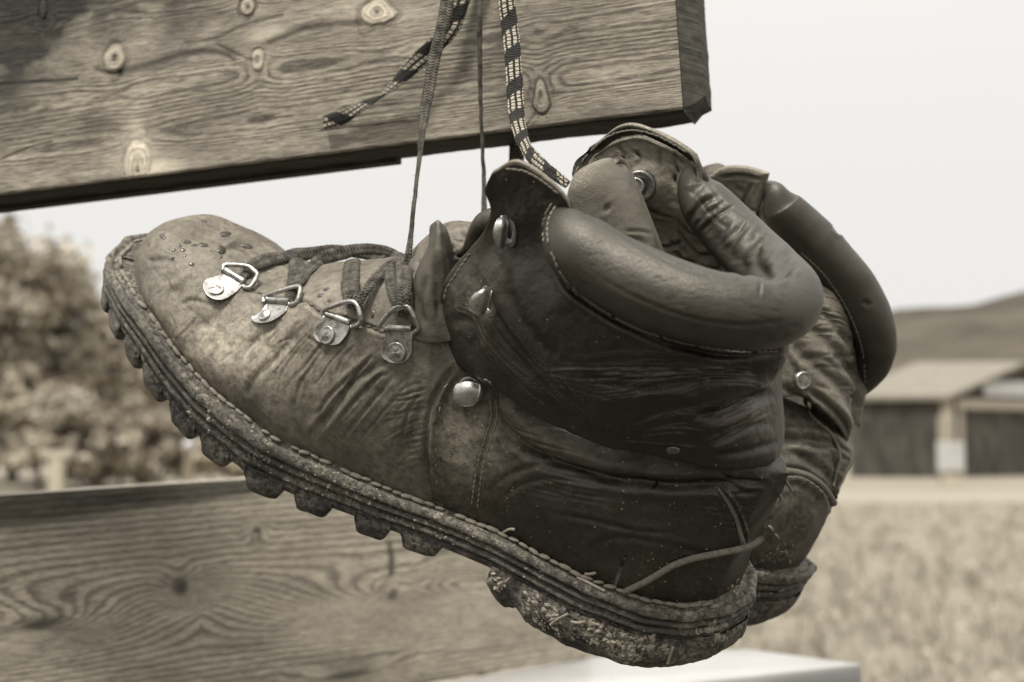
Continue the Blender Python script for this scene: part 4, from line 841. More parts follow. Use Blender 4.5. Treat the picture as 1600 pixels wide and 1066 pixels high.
def wood_mat(name, lo, hi, line, rings=1.0, fine=1.0, knotc=.12, darkening=.05):
    t = NT(name); uv = t.coord('UV'); s = t.n('ShaderNodeSeparateXYZ'); t.l(uv, s.inputs[0])
    g = t.attr('grain'); kn = t.attr('knot'); dk = t.attr('darkening')
    mp = t.n('ShaderNodeMapping'); mp.inputs['Scale'].default_value = (1.0, 26.0, 1); t.l(uv, mp.inputs[0])
    fib = t.noise(mp.outputs[0], 2.2 * fine, 6, .7, .25)
    mp2 = t.n('ShaderNodeMapping'); mp2.inputs['Scale'].default_value = (.35, 3.0, 1); t.l(uv, mp2.inputs[0]); cl = t.noise(mp2.outputs[0], .9, 4, .6)
    gg = t.math('ADD', g, t.math('ADD', t.math('MULTIPLY', t.math('SUBTRACT', fib, .5), 1.1), t.math('MULTIPLY', t.noise(mp2.outputs[0], 7.0, 5, .7), 1.0)))
    fr = t.math('FRACT', t.math('MULTIPLY', gg, rings)); ln = t.ramp(fr, [(0.0, 0.0), (.55, .15), (.86, 1.0), (.93, .9), (1.0, 0.0)])
    base = t.mix(t.ramp(cl, [(.3, 0.0), (.7, 1.0)]), tint(lo), tint(hi))
    base = t.mix(t.math('MULTIPLY', ln, t.math('MULTIPLY', t.ramp(cl, [(.2, .95), (.8, .35)]), t.ramp(t.noise(mp2.outputs[0], 3.1, 3), [(.25, .35), (.5, 1.0)]))), base, tint(line * .8))
    base = t.mix(t.math('MULTIPLY', t.ramp(fib, [(.46, 0.0), (.60, 1.0)]), .85), base, tint(line * 1.1))
    base = t.mix(t.math('MULTIPLY', t.ramp(t.noise(uv, 6.5, 6, .75), [(.55, 0.0), (.75, 1.0)]), .4), base, tint(line))
    kneg = t.math('MULTIPLY', kn, -1.0)
    base = t.mix(t.math('MAXIMUM', kn, 0.0), base, tint(.02 + line * .2)); base = t.mix(t.math('MULTIPLY', t.math('MAXIMUM', kneg, 0.0), t.ramp(fib, [(.2, .6), (.7, 1.0)])), base, tint(hi * 1.35))
    base = t.mix(t.math('MULTIPLY', dk, t.ramp(fib, [(.25, .75), (.6, 1.0)]), clamp=True), base, tint(darkening))
    mp3 = t.n('ShaderNodeMapping'); mp3.inputs['Scale'].default_value = (.5, 34.0, 1); t.l(uv, mp3.inputs[0]); chk = t.ramp(t.noise(mp3.outputs[0], 1.3, 5, .72, .1), [(.60, 0.0), (.68, 1.0)])
    base = t.mix(t.math('MULTIPLY', chk, .8), base, tint(line * .5))
    mp4 = t.n('ShaderNodeMapping'); mp4.inputs['Scale'].default_value = (.5, 1.6, 1); t.l(uv, mp4.inputs[0]); base = t.mix(t.math('MULTIPLY', t.ramp(t.noise(mp4.outputs[0], .55, 5, .65), [(.42, 0.0), (.75, 1.0)]), .75), base, tint(lo * .32))
    t.set(Base_Color=base, Roughness=.75, Specular_IOR_Level=.3)
    b = t.bump(t.math('ADD', t.math('MULTIPLY', ln, -1.0), t.math('MULTIPLY', fib, -.9)), .0011, .8); return t.m
def gsn(U, V, u0, v0, su, sv): return np.exp(-((U - u0) / su) ** 2 - ((V - v0) / sv) ** 2)
# board pose: lower front edge runs from far left to near right
UL, UR = P(-60, 312, .745), P(1067, 170, .64); UL = UR + (UL - UR) * 1.45
def px_to_board(px, py, root, ex, ey, ez):
    d = MC @ ray(px, py); k = ((root - CAM) @ ey) / (d @ ey); q = CAM + d * k - root; return q @ ex, q @ ez
_r = c2w(UL); _e = c2w(UR) - _r; _L = np.linalg.norm(_e); _e = _e / _L; _z = np.array([0, 0, 1.0]) - _e * _e[2]; _z /= np.linalg.norm(_z); _y = np.cross(_z, _e); _y = _y if _y[1] > 0 else -_y
def pb(px, py): return px_to_board(px, py, _r, _e, _y, _z)
UK = [(590, 20, 30, 18), (388, 12, 16, 13), (180, 91, 26, 19), (403, 97, 13, 17), (845, 150, 13, 22), (68, 12, 10, 18), (215, 265, 30, 40)]
def upper_field(U, V, L):
    mm = 1000.0; p3 = np.stack([U * 9, V * 30, U * 0], -1)
    g = V * 330 + 9 * np.sin(V * 95) + fbm(p3 * np.array([.35, .4, 1]), 3) * 1.6 + fbm(np.stack([U * 2.0, V * 6, U * 0 + 3], -1), 2) * 7
    kn = np.zeros_like(U); rel = np.zeros_like(U); dk = np.zeros_like(U)
    for i_, (kx, ky, rx, ry) in enumerate(UK):
        u0, v0 = pb(kx, ky); su = rx * .75 * (.64 + .0) / 2222 * 1.15; sv = ry * .75 / 2222
        wob = 1 + fbm(np.stack([U * 110, V * 110, U * 0 + i_ * 7], -1), 3) * .5
        r = np.sqrt(((U - u0) / su) ** 2 + ((V - v0) / sv) ** 2) * wob
        sg = 1 if i_ % 2 else -1
        g = g - 330 * sv * (1.5 if i_ < 6 else .5) * np.tanh((V - v0) / sv * 2) * np.exp(-(np.abs(U - u0) / (su * 2.6)) ** 1.7) * np.exp(-np.abs(V - v0) / (sv * 2.6))
        g = np.where(r < 1.5, g * np.clip((r - .9) / .6, 0, 1) + (r * 3.2) * (1 - np.clip((r - .9) / .6, 0, 1)), g)
        spk = np.clip(fbm(np.stack([U * 500, V * 500, U * 0 + i_], -1), 3) * 1.6 + .5, 0, 1); kn += np.exp(-((r - 1.08) / .10) ** 2) * (.95 if i_ == 4 else .22) + np.exp(-(r / .45) ** 2) * spk * (1.0 if i_ in (1, 2, 6) else .55) - .62 * np.exp(-((r - .62) / .34) ** 2) - .45 * np.exp(-((U - u0) / (su * 2.6)) ** 2 - ((V - v0 + (U - u0) * .2) / (sv * 1.0)) ** 2) * (i_ != 4)
        rel += np.exp(-(r / .9) ** 4) * .0007 - np.exp(-((r - 1.1) / .12) ** 2) * .0006 - np.exp(-(r / .3) ** 2) * .001
    def sm(px, py, rx, ry, a): u0, v0 = pb(px, py); return a * gsn(U, V, u0, v0, rx * .7 / 2222, ry * .7 / 2222)
    nz = np.clip(fbm(np.stack([U * 60, V * 60, U * 0 + 9], -1), 4) + .75, 0, 1.4)
    dk += (sm(150, 205, 40, 30, .55) + sm(235, 195, 22, 22, .3) + sm(170, 270, 40, 25, .55) + sm(200, 290, 60, 9, .6) + sm(560, 60, 120, 18, .25) + sm(900, 60, 120, 40, .25) + sm(960, 160, 140, 20, .2) + sm(775, 120, 22, 90, .35) + sm(0, 20, 170, 130, 1.5) + sm(120, 0, 260, 70, .8) + sm(230, 60, 150, 22, .35) + sm(330, 20, 120, 30, .3) + sm(10, 110, 70, 60, .4) + sm(330, 195, 60, 25, .25)) * nz  # broad top-left blobs paint vignette-like shade into the board colour
    # dark resinous streak running from the big knot, and paler flame by the bottom knot
    for pts, w_, a_ in [([(190, 112), (240, 100), (290, 85), (340, 82), (365, 92)], 5.5, .75), ([(0, 133), (60, 128), (120, 124)], 2.5, .6), ([(420, 68), (470, 48), (520, 38), (560, 36)], 5, .7), ([(340, 70), (370, 85), (395, 95)], 3, .5), ([(0, 250), (40, 233), (80, 222)], 2, .6), ([(150, 108), (165, 114), (185, 112)], 4, .6), ([(290, 68), (340, 60), (380, 40), (440, 25)], 3, .4), ([(500, 205), (560, 198), (640, 190)], 1.6, .4), ([(820, 200), (840, 170), (830, 140)], 2, .3)]:
        q = resamp(pts, 10); uv_ = np.array([pb(*a) for a in q]); w = w_ * .7 / 2222; best = np.full(U.shape, 9.0)
        for a, b in zip(uv_[:-1], uv_[1:]):
            ab = b - a; t_ = np.clip(((U - a[0]) * ab[0] + (V - a[1]) * ab[1]) / (ab @ ab), 0, 1); best = np.minimum(best, np.hypot(U - a[0] - t_ * ab[0], V - a[1] - t_ * ab[1]))
        wv = 1.2 + fbm(np.stack([U * 90, V * 260, U * 0], -1), 3) * 1.4; dk += a_ * np.exp(-(best / (w * wv)) ** 2); rel -= .0005 * np.exp(-(best / w) ** 2)
    u0, v0 = pb(215, 245); kn -= .8 * gsn(U, V, *pb(222, 235), .006, .012) + .5 * gsn(U, V, *pb(250, 262), .012, .006) + .5 * gsn(U, V, *pb(210, 210), .006, .012); u0, v0 = pb(420, 52); kn -= .6 * gsn(U, V, u0, v0, .012, .004)
    u1 = pb(210, 285)[0]; kn += .9 * gsn(U, V, pb(217, 272)[0], pb(217, 272)[1], .0012, .005) + .8 * gsn(U, V, *pb(208, 283), .0015, .004)
    rel += fbm(np.stack([U * 14, V * 300, U * 0], -1), 3) * .0003
    return g, np.clip(kn, -1, 1), np.clip(dk, 0, 1), rel
M['wood1'] = wood_mat('weathered pine', .40, .66, .038, rings=1.0, darkening=.012)
H1 = .20
plank = empty('wooden_board', c2w(UL), 'weathered knotty pine board above the boots, its sawn right end against the sky', 'board', 'boards of the bench back')
root, ex, ey, ez, L1, G, gf, kn, dk = wood_board('x', '', UL, UR, H1, H1, 0.034, 1240, 460, None, upper_field, None)
uvb = np.stack([np.linspace(0, L1 * 40, 1240)[:, None] * np.ones((1, 460)), np.ones((1240, 1)) * np.linspace(0, H1 * 40, 460)[None]], -1).reshape(-1, 2)
mesh('front_face', G.reshape(-1, 3), gfaces(1240, 460), M['wood1'], plank, uv=uvb, attrs={'grain': gf, 'knot': kn, 'darkening': dk}, world=True)
# end grain material and the box behind the face
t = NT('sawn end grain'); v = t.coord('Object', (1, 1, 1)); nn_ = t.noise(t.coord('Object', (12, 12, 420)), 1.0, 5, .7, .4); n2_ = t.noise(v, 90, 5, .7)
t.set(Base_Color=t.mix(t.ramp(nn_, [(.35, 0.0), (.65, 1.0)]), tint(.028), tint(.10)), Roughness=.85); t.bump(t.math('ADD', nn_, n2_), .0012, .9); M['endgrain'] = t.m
t = NT('darkened board underside'); nn_ = t.noise(t.coord('Object', (14, 300, 300), ), 1.0, 5, .7, .2)
t.set(Base_Color=t.mix(t.ramp(nn_, [(.35, 0.0), (.65, 1.0)]), tint(.022), tint(.06)), Roughness=.85, Specular_IOR_Level=.2); t.bump(nn_, .001, .8); M['under'] = t.m  # shade under the board put into the colour, far darker than its face
def strip(name, sec, mat, parent, root, ex, u0, u1, nz=.0003, ns=200, closed=False):
    """sweep a polyline section (list of world offsets) along ex"""
    S_ = []
    for a, b in zip(sec[:-1], sec[1:]): S_ += [a + (b - a) * f for f in np.linspace(0, 1, 7)[:-1]]
    S_.append(sec[-1]); S_ = np.array(S_); uu = np.linspace(u0, u1, ns); G = root + uu[:, None, None] * ex + S_[None]
    n = gnorm(G); w = fbm(G * np.array([60, 60, 60]), 4) * nz * 2; w[:, 0] = 0; w[:, -1] = 0; G = G + n * w[..., None]
    return mesh(name, G.reshape(-1, 3), gfaces(ns, len(S_)), mat, parent, world=True)
T1 = .034
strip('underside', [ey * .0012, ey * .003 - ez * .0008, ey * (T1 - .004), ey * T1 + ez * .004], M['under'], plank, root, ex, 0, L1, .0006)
strip('back_face', [ey * T1 + ez * .004, ey * T1 + ez * (H1 - .004)], M['under'], plank, root, ex, 0, L1)
strip('top_face', [ey * T1 + ez * (H1 - .004), ey * (T1 - .004) + ez * H1, ey * .0012 + ez * H1], M['under'], plank, root, ex, 0, L1)
def end_cap(name, root, L, ex, ey, ez, H, T, parent):
    c = .0075                                                    # bevelled end: two upright facets and a clipped lower corner
    o = root + ex * L; pts = []
    A = o + ey * .0012; Bv = o + ex * .008 + ey * (T * .5); Cc = o + ex * .009 + ey * (T * .92); D = o + ex * .004 + ey * T
    def col_(q, z0): return [q + ez * (z0 + (H - z0) * f) for f in np.linspace(0, 1, 120)]
    G = np.array([col_(A, .0006), col_(A * .5 + Bv * .5, .004), col_(Bv, .009), col_(Bv * .5 + Cc * .5, .006), col_(Cc, .005), col_(D, .004)]); rows = crom(G, 6)
    G2 = []
    for a, b in zip(G[:-1], G[1:]): G2 += [a + (b - a) * f for f in np.linspace(0, 1, 8)[:-1]]
    G2.append(G[-1]); G2 = np.array(G2); n = gnorm(G2); w = fbm(G2 * 160, 4) * .0009; w[0] = np.abs(w[0]) * .5; w[-1] = 0; G2 = G2 + n * w[..., None] * (1 if n[5, 50] @ ex > 0 else -1)
    mesh(name, G2.reshape(-1, 3), gfaces(len(G2), 120), M['endgrain'], parent, world=True)
    V = [A + ez * .0006, A * .5 + Bv * .5 + ez * .004, Bv + ez * .009, Bv * .5 + Cc * .5 + ez * .006, Cc + ez * .005, D + ez * .004, o + ey * T, o + ey * (T - .004) - ez * .0005, o + ey * .003 - ez * .0008]
    m_ = np.mean(V, 0); V = V + [m_ + ex * .001]
    mesh('clipped_corner', np.array(V), [(i_, (i_ + 1) % 9, 9) for i_ in range(9)], M['endgrain'], parent, world=True, smooth=False)
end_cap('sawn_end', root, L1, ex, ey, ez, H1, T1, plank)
# cleat under the back of the board, ending at x=605
cu = pb(590, 245)[0]
def box(name, o, a, b, c, mat, parent=None, bev=.0008, world=True):
    V = [o + a * i + b * j + c * k for i in (0, 1) for j in (0, 1) for k in (0, 1)]; F = [(0, 1, 3, 2), (4, 6, 7, 5), (0, 4, 5, 1), (2, 3, 7, 6), (0, 2, 6, 4), (1, 5, 7, 3)]
    ob = mesh(name, np.array(V), F, mat, parent, world=True, smooth=False)
    if bev: m = ob.modifiers.new('bevel', 'BEVEL'); m.width = bev; m.segments = 2
    return ob
box('cleat', root + ey * (T1 * .72) - ez * .0022 + ex * 0.0, ex * cu, ey * (T1 * .27), ez * .0055, M['under'], plank)
# the loose end of the lace lying on the board, and the middle strand
def on_board(px, py, off): d = MC @ ray(px, py); k = ((root - ey * off - CAM) @ ey) / (d @ ey); return d * k @ MC if False else ray(px, py) * (k)
def lace_board(pts, wpx, mat, twist, flat=.28, seg=24, parent=None):
    c = crom(np.array([on_board(px, py, of / 1000) for px, py, of in pts]), 26 * len(pts)); n = len(c)
    rad = np.interp(np.linspace(0, 1, n), np.linspace(0, 1, len(wpx)), wpx) * .5 * c[:, 1] / 2222; tw = np.interp(np.linspace(0, 1, n), np.linspace(0, 1, len(twist)), twist)
    return tube('lace', c, rad, M[mat], parent or boot, seg, ref=w2c(CAM - ey) , flat=flat, twist=tw)
l1 = lace_board([(775, -120, 4), (745, -50, 6), (722, -8, 9), (704, 42, 10), (674, 76, 10), (648, 100, 11), (620, 128, 10), (592, 152, 8), (566, 166, 6), (536, 183, 5), (506, 193, 4.5)], [20, 30, 32, 30, 26, 27, 25, 17, 20, 22, 24], 'lacepat', [0, 0, .2, .2, .7, .2, -.5, -.9, -.4, .2, 0])
e_ = on_board(506, 191, 4.5); r_ = np.random.default_rng(5)
fr = tube('frayed_tip', np.array([e_ + np.array([.003, 0, .001]), e_ + np.array([.0015, 0, 0]), e_ + np.array([-.0005, 0, -.0006]), e_ + np.array([-.002, 0, -.001])]), np.array([.0030, .0042, .0040, .0022]), M['lace'], l1, 14, ref=np.array([0, -1, 0]), flat=.7)
fuzz('lace_fuzz', fr, 500, .0016, 'lacepat', 77); fuzz('lace_fuzz', l1, 400, .001, 'cord', 78)

# ============================================================ THE REAR BOOT: same make, its own pose, ankle bent and forefoot swung away
RR = np.array([[0.904637, -0.10406151, 0.41328331], [0.04828864, 0.98851486, 0.14320118], [-0.42343842, -0.1095882, 0.89927211]])
RO = np.array([-0.147547, 0.642816, 0.011540])
def sm_(x, a, b): t_ = np.clip((x - a) / (b - a), 0, 1); return t_ * t_ * (3 - 2 * t_)
def rear_cam(l, b1=.083, b2=.214, fb=.399):
    l = np.array(l, float); x, w, z = l[..., 0].copy(), l[..., 1].copy(), l[..., 2].copy(); k = sm_(z, .04, .12)
    dx, dz = x - .26, z - .07; a = b1 * k; x, z = .26 + dx * np.cos(a) + dz * np.sin(a), .07 - dx * np.sin(a) + dz * np.cos(a)
    a = b2 * k; dz = z - .07; w, z = w * np.cos(a) + dz * np.sin(a), .07 - w * np.sin(a) + dz * np.cos(a)
    k = 1 - sm_(z, -.01, .05); a = -.55 * k; dz = z - .05; w, z = w * np.cos(a) + dz * np.sin(a), .05 - w * np.sin(a) + dz * np.cos(a)
    k = sm_(.20 - x, 0, .15); a = fb * k; dx = x - .2; x, w = .2 + dx * np.cos(a) + w * np.sin(a), -dx * np.sin(a) + w * np.cos(a)
    return np.stack([x, w, z], -1) @ RR.T + RO
rear = empty('hiking_boot', c2w(rear_cam(np.array((.16, 0, -.02)))), 'rear leather hiking boot half hidden behind the other, only its ankle, collar and heel showing', 'boot', 'pair of hiking boots hanging by their laces')
def rear_part(name, key, mat, step=(2, 2), strokes=None, split=None, nz=0.0):
    A, at, cu, cv, ex_ = REG[key]; A = A[::step[0], ::step[1]]; C = rear_cam(A); sh = C.shape[:2]
    n = gnorm(C, cu, cv); sgn = 1
    cr = at['crease'][::step[0], ::step[1]].copy() if 'crease' in at else np.zeros(sh); cr *= .4
    if strokes:
        pxy = pix(C).reshape(-1, 2); nv_c = (n * C).sum(-1); o_ = (A - A.reshape(-1, 3).mean(0)); nl = gnorm(A, cu, cv)
        sgn = 1 if (nl * o_).sum(-1).mean() > 0 else -1
        if key in ('shaft',): half = np.zeros(sh, bool); half[:sh[0] // 2] = True; sgn = 1 if (nl * (o_ * np.array([1, 1, 0])))[:sh[0] // 2].sum(-1).mean() > 0 else -1
        else: half = np.ones(sh, bool)
        vis = ((sgn * nv_c) < 0.3).reshape(-1) & half.reshape(-1); D, W = stroke_field(pxy, strokes, vis)
        C = C + sgn * n * (D.reshape(sh) + (fbm(A * 60, 4) * nz) * half)[..., None]; cr = np.clip(cr + W.reshape(sh), 0, 1)
    f = gfaces(sh[0], sh[1], cu=cu, cv=cv); at2 = {'crease': cr, 'dust_lit': np.full(sh, .7), 'wear_lit': np.zeros(sh)}
    if 'wear_lit' in at: at2['wear_lit'] = at['wear_lit'][::step[0], ::step[1]] * .5
    if split is None: return mesh(name, C.reshape(-1, 3), f, mat, rear, attrs=at2)
    sd_ = ex_[::step[0], ::step[1]].reshape(-1)[f].mean(1) > .5; r = []
    for nm, ff, mt in ((split[0], f[~sd_], split[1]), (split[2], f[sd_], split[3])):
        idx = np.unique(ff); mp = np.full(sh[0] * sh[1], -1); mp[idx] = np.arange(len(idx)); r.append(mesh(nm, C.reshape(-1, 3)[idx], mp[ff], mt, rear, attrs={k: v.reshape(-1)[idx] for k, v in at2.items()}))
    return r
RS_shaft = [([(1222, 520), (1262, 560), (1310, 600), (1345, 655)], 1.6, 8), ([(1240, 500), (1290, 530), (1330, 580), (1352, 620)], 1.0, 7), ([(1215, 600), (1245, 620), (1290, 655), (1325, 700)], 2.2, 7), ([(1258, 606), (1290, 630), (1318, 660), (1330, 690)], 2.2, 5), ([(1250, 560), (1285, 560), (1320, 585)], .8, 5),
            ([(1216, 650), (1250, 670), (1290, 710), (1310, 750)], 1.6, 6), ([(1215, 675), (1250, 700), (1285, 740), (1302, 765)], 1.2, 5), ([(1270, 480), (1300, 500), (1340, 560)], .8, 5), ([(1225, 545), (1250, 590)], .8, 5), ([(1262, 610), (1262, 640), (1275, 670)], 1.0, 4), ([(1300, 560), (1335, 555)], .5, 4),
            ([(1240, 385), (1290, 430), (1330, 490), (1352, 545), (1358, 600), (1350, 640)], 1.4, 5)]
RS_foot = [([(1216, 740), (1250, 738), (1280, 755), (1300, 780), (1310, 800)], 1.8, 6), ([(1216, 748), (1248, 747), (1278, 766), (1296, 790)], -1.4, 5), ([(1230, 700), (1280, 735), (1310, 765)], 1.5, 7), ([(1255, 790), (1240, 830), (1235, 850)], .8, 10)]
rear_part('shaft', 'shaft', M['rear'], (1, 1), RS_shaft, nz=.0009)
RC = [(1332, 616, .686, 2.5), (1346, 600, .676, 5), (1360, 573, .668, 7.8), (1367, 538, .66, 9.8), (1354, 490, .655, 11.2), (1318, 432, .65, 11.8), (1278, 385, .646, 11.4), (1246, 350, .643, 10.6), (1222, 322, .64, 9), (1210, 298, .64, 4)]
RC2 = RC + [(1195, 300, .66, 4), (1170, 330, .685, 8), (1180, 380, .70, 10), (1240, 440, .71, 10), (1290, 520, .70, 9), (1310, 590, .71, 6)]
cc_ = crom(np.array([[*P(px, py, Yq), r / 1000] for px, py, Yq, r in RC2]), 420); Gc = tube_grid(cc_[:, :3], cc_[:, 3], 72, ref=np.array([0, -.5, 1])); nc_ = gnorm(Gc, cv=True)
if (nc_[100, 5] @ (Gc[100, 5] - cc_[100, :3])) < 0: nc_ = -nc_
Dc, Wc_ = stroke_field(pix(Gc).reshape(-1, 2), [([(1300, 352), (1312, 362), (1324, 360)], .7, 3), ([(1348, 470), (1360, 478)], .6, 4)])
Gc = Gc + nc_ * (Dc.reshape(420, 72) + fbm(Gc * 45, 3) * .0016)[..., None]
mesh('collar', Gc.reshape(-1, 3), gfaces(420, 72, cv=True), M['collar'], rear, attrs={'crease': Wc_ * .8, 'dust_lit': np.full(420 * 72, .5), 'wear_lit': np.zeros(420 * 72)})
rear_part('vamp', 'foot', M['rear'], (2, 2), RS_foot, split=('vamp', M['rear'], 'heel_counter', M['quarter']), nz=.001)
for nm, mt in (('welt', 'welt'), ('midsole', 'mid'), ('outsole', 'rubber'), ('heel', 'heel')): rear_part(nm, nm, M[mt], (1, 1) if nm == 'heel' else (2, 1))
sheet('ankle_panel', [[(1225, 380, .662), (1262, 395, .659), (1300, 430, .657), (1335, 480, .658)], [(1232, 440, .662), (1270, 460, .659), (1315, 495, .659), (1352, 540, .664)], [(1240, 510, .664), (1280, 530, .661), (1325, 560, .662), (1358, 592, .668)], [(1245, 570, .668), (1285, 590, .664), (1325, 610, .665), (1350, 628, .672)], [(1255, 625, .675), (1290, 640, .670), (1322, 655, .669), (1342, 668, .676)]], M['rear'], .003, 130, 130, parent=rear, units='P', nz=.0016,
      strokes=[([(1240, 470), (1275, 500), (1310, 540), (1345, 590)], 1.8, 8), ([(1235, 520), (1280, 555), (1315, 600), (1335, 640)], 2.0, 8), ([(1270, 440), (1310, 470), (1340, 520)], 1.2, 6), ([(1262, 606), (1290, 625), (1318, 652)], 2.2, 5), ([(1245, 560), (1270, 575), (1300, 580)], 1.0, 6), ([(1245, 385), (1290, 428), (1330, 490), (1352, 545), (1357, 590)], 1.2, 4), ([(1290, 560), (1330, 548)], .7, 4), ([(1250, 500), (1290, 505), (1320, 520)], .7, 5)])
BVr = bvh_of([o for o in rear.children]); _b = BV; BV = BVr
h_ = hit(1252, 594); disc('rivet', h_[0], h_[1], .0042, .0024, M['metal'], rear, squash=1.0, up=(0, 0, 1))
stitch_line([(1252, 395), (1290, 432), (1326, 488), (1347, 545), (1352, 600)], 7.5, ST2, rear); stitch_line([(1180, 285), (1172, 300), (1163, 320)], 6, ST3, rear); stitch_line([(1228, 746), (1256, 748), (1284, 768), (1300, 790)], 9, ST2, rear)
stitch_line([(1200, 820), (1222, 850), (1236, 885)], 12, ST, rear)
pc = surf_path([(1222, 738), (1250, 738), (1280, 755), (1300, 785)], .001)
if len(pc) > 3: tubew('seam_piping', crom(pc, 50), .0018, M['rear'], rear, 10)
pc = surf_path([(1258, 606), (1258, 630), (1270, 655), (1300, 680), (1312, 720), (1300, 760)], .0004)
if len(pc) > 3: tubew('seam_piping', crom(pc, 70), .0009, M['edge'], rear, 8)
flake_cloud('dried_mud', 200, in_poly([(1165, 870), (1200, 800), (1250, 860), (1240, 930), (1165, 970)]), (.0004, .0015), M['mud'], rear, .4, 8)
BV = _b
fl_ = sheet('ankle_flap', [[(1108, 275, .652), (1130, 261, .648), (1165, 259, .643), (1203, 270, .638)], [(1120, 300, .655), (1140, 290, .652), (1165, 290, .648), (1196, 296, .642)], [(1140, 340, .66), (1150, 335, .657), (1168, 330, .653), (1188, 330, .648)]], M['rear'], .0035, 50, 60, parent=rear, units='P', strokes=[([(1125, 275), (1160, 272), (1192, 280)], 1.1, 3), ([(1150, 290), (1170, 300)], .5, 4), ([(1180, 282), (1168, 305), (1160, 330)], .7, 3)])
lace_free([(757, 345, .64), (756, 300, .645), (755, 250, .645), (752, 190, .642), (750, 120, .642), (749, 50, .642), (750, 0, .645), (752, -70, .65), (754, -125, .655)], [10, 9, 9, 10, 10, 11, 10, 10, 10], 'lace', parent=rear, twist=[.2, .8, 1.1, 1.2, 1.0, .8, 1.1, 1, 1])
lace_free([(806, -20, .70), (806, 60, .70), (807, 150, .70), (808, 215, .695), (806, 262, .69), (800, 320, .68)], [24, 24, 24, 25, 24, 20], 'lace', parent=rear, twist=[0, 0, 0, 0, 0, .2])

# ============================================================ LOWER BOARD, SEAT
def smp(px, py, Yy): return c2w(P(px, py, Yy))
LLc, LRc = P(-70, 1196.5, .832), P(923, 1022.5, 1.12); LLc = LRc + (LLc - LRc) * 1.4
_r2 = c2w(LLc); _e2 = c2w(LRc) - _r2; _L2 = np.linalg.norm(_e2); _e2 = _e2 / _L2; _z2 = np.array([0, 0, 1.0]) - _e2 * _e2[2]; _z2 /= np.linalg.norm(_z2); _y2 = np.cross(_z2, _e2); _y2 = _y2 if _y2[1] > 0 else -_y2
def pb2(px, py): return px_to_board(px, py, _r2, _e2, _y2, _z2)
H2 = pb2(923, 712)[1]; 
def lower_field(U, V, L):
    g = V * 230 + fbm(np.stack([U * 3, V * 12, U * 0 + 5], -1), 3) * 1.6
    kn = np.zeros_like(U); dk = np.zeros_like(U); rel = np.zeros_like(U)
    # cathedral figure: nested tongues between two points
    (ua, va), (ub, vb) = pb2(60, 965), pb2(612, 930); t_ = np.clip((U - ua) / (ub - ua), -.4, 1.25); vc = va + (vb - va) * t_ + fbm(np.stack([U * 20, U * 0, U * 0 + 2], -1), 2) * .006
    k = np.exp(-((V - vc) / .019) ** 2); t2 = np.clip(t_, 0, 1.0)
    g = g + k * (np.abs(t_ - .42) * 22.0 - 4) 
    for i_, (kx, ky, rx, ry, a_) in enumerate([(282, 915, 15, 16, 1.0), (401, 827, 8, 7, .8), (613, 928, 12, 9, .8), (65, 972, 42, 11, .8), (543, 1052, 56, 8, .8)]):
        u0, v0 = pb2(kx, ky); su, sv = rx * .95 / 2222, ry * .95 / 2222; r = np.sqrt(((U - u0) / su) ** 2 + ((V - v0) / sv) ** 2) * (1 + fbm(np.stack([U * 90, V * 90, U * 0 + i_], -1), 2) * .3)
        kn += a_ * np.exp(-(r / .85) ** 4); g = g + np.exp(-(r / 2.2) ** 2) * 2.5 * (1 if i_ != 1 else -1); rel += np.exp(-(r / .8) ** 2) * .001
    for pts, w_, a_ in [([(608, 850), (612, 870), (611, 895)], 6, .9), ([(0, 985), (60, 980), (130, 985), (200, 978)], 4, .35), ([(440, 1030), (600, 1022), (760, 1015), (900, 990)], 3, .4), ([(610, 900), (590, 925)], 4, .3)]:
        q = resamp(pts, 12); uv_ = np.array([pb2(*a) for a in q]); w = w_ * .95 / 2222; best = np.full(U.shape, 9.0)
        for a, b in zip(uv_[:-1], uv_[1:]):
            ab = b - a; tt = np.clip(((U - a[0]) * ab[0] + (V - a[1]) * ab[1]) / (ab @ ab), 0, 1); best = np.minimum(best, np.hypot(U - a[0] - tt * ab[0], V - a[1] - tt * ab[1]))
        dk += a_ * np.exp(-(best / w) ** 2)
    # darker band along the upper edge, thinning out to the right
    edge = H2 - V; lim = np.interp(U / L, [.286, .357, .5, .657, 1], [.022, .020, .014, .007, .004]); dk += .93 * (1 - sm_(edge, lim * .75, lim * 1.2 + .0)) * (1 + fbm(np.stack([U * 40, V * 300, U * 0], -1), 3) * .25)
    return g, np.clip(kn, -1, 1), np.clip(dk, 0, 1), rel
M['wood2'] = wood_mat('lower weathered pine', .60, .78, .14, rings=1.0, darkening=.028)
low_b = empty('wooden_board', c2w(LLc), 'lower wooden board behind the boot sole, flame grain and dark knots, darker upper edge', 'board', 'boards of the bench back')
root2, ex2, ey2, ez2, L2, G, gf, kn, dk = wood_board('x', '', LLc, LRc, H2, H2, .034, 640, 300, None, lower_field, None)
uvb = np.stack([np.linspace(0, L2 * 40, 640)[:, None] * np.ones((1, 300)), np.ones((640, 1)) * np.linspace(0, H2 * 40, 300)[None]], -1).reshape(-1, 2)
mesh('front_face', G.reshape(-1, 3), gfaces(640, 300), M['wood2'], low_b, uv=uvb, attrs={'grain': gf, 'knot': kn, 'darkening': dk}, world=True)
T2 = .022
t = NT('bleached board top'); t.set(Base_Color=t.mix(t.noise(t.coord('Object', (10, 200, 200)), 1, 4), tint(.30), tint(.5)), Roughness=.7); M['topwood'] = t.m
strip('top_face', [ey2 * T2 + ez2 * (H2 - .004), ey2 * (T2 - .001) + ez2 * H2, ey2 * .0012 + ez2 * H2], M['topwood'], low_b, root2, ex2, 0, L2)
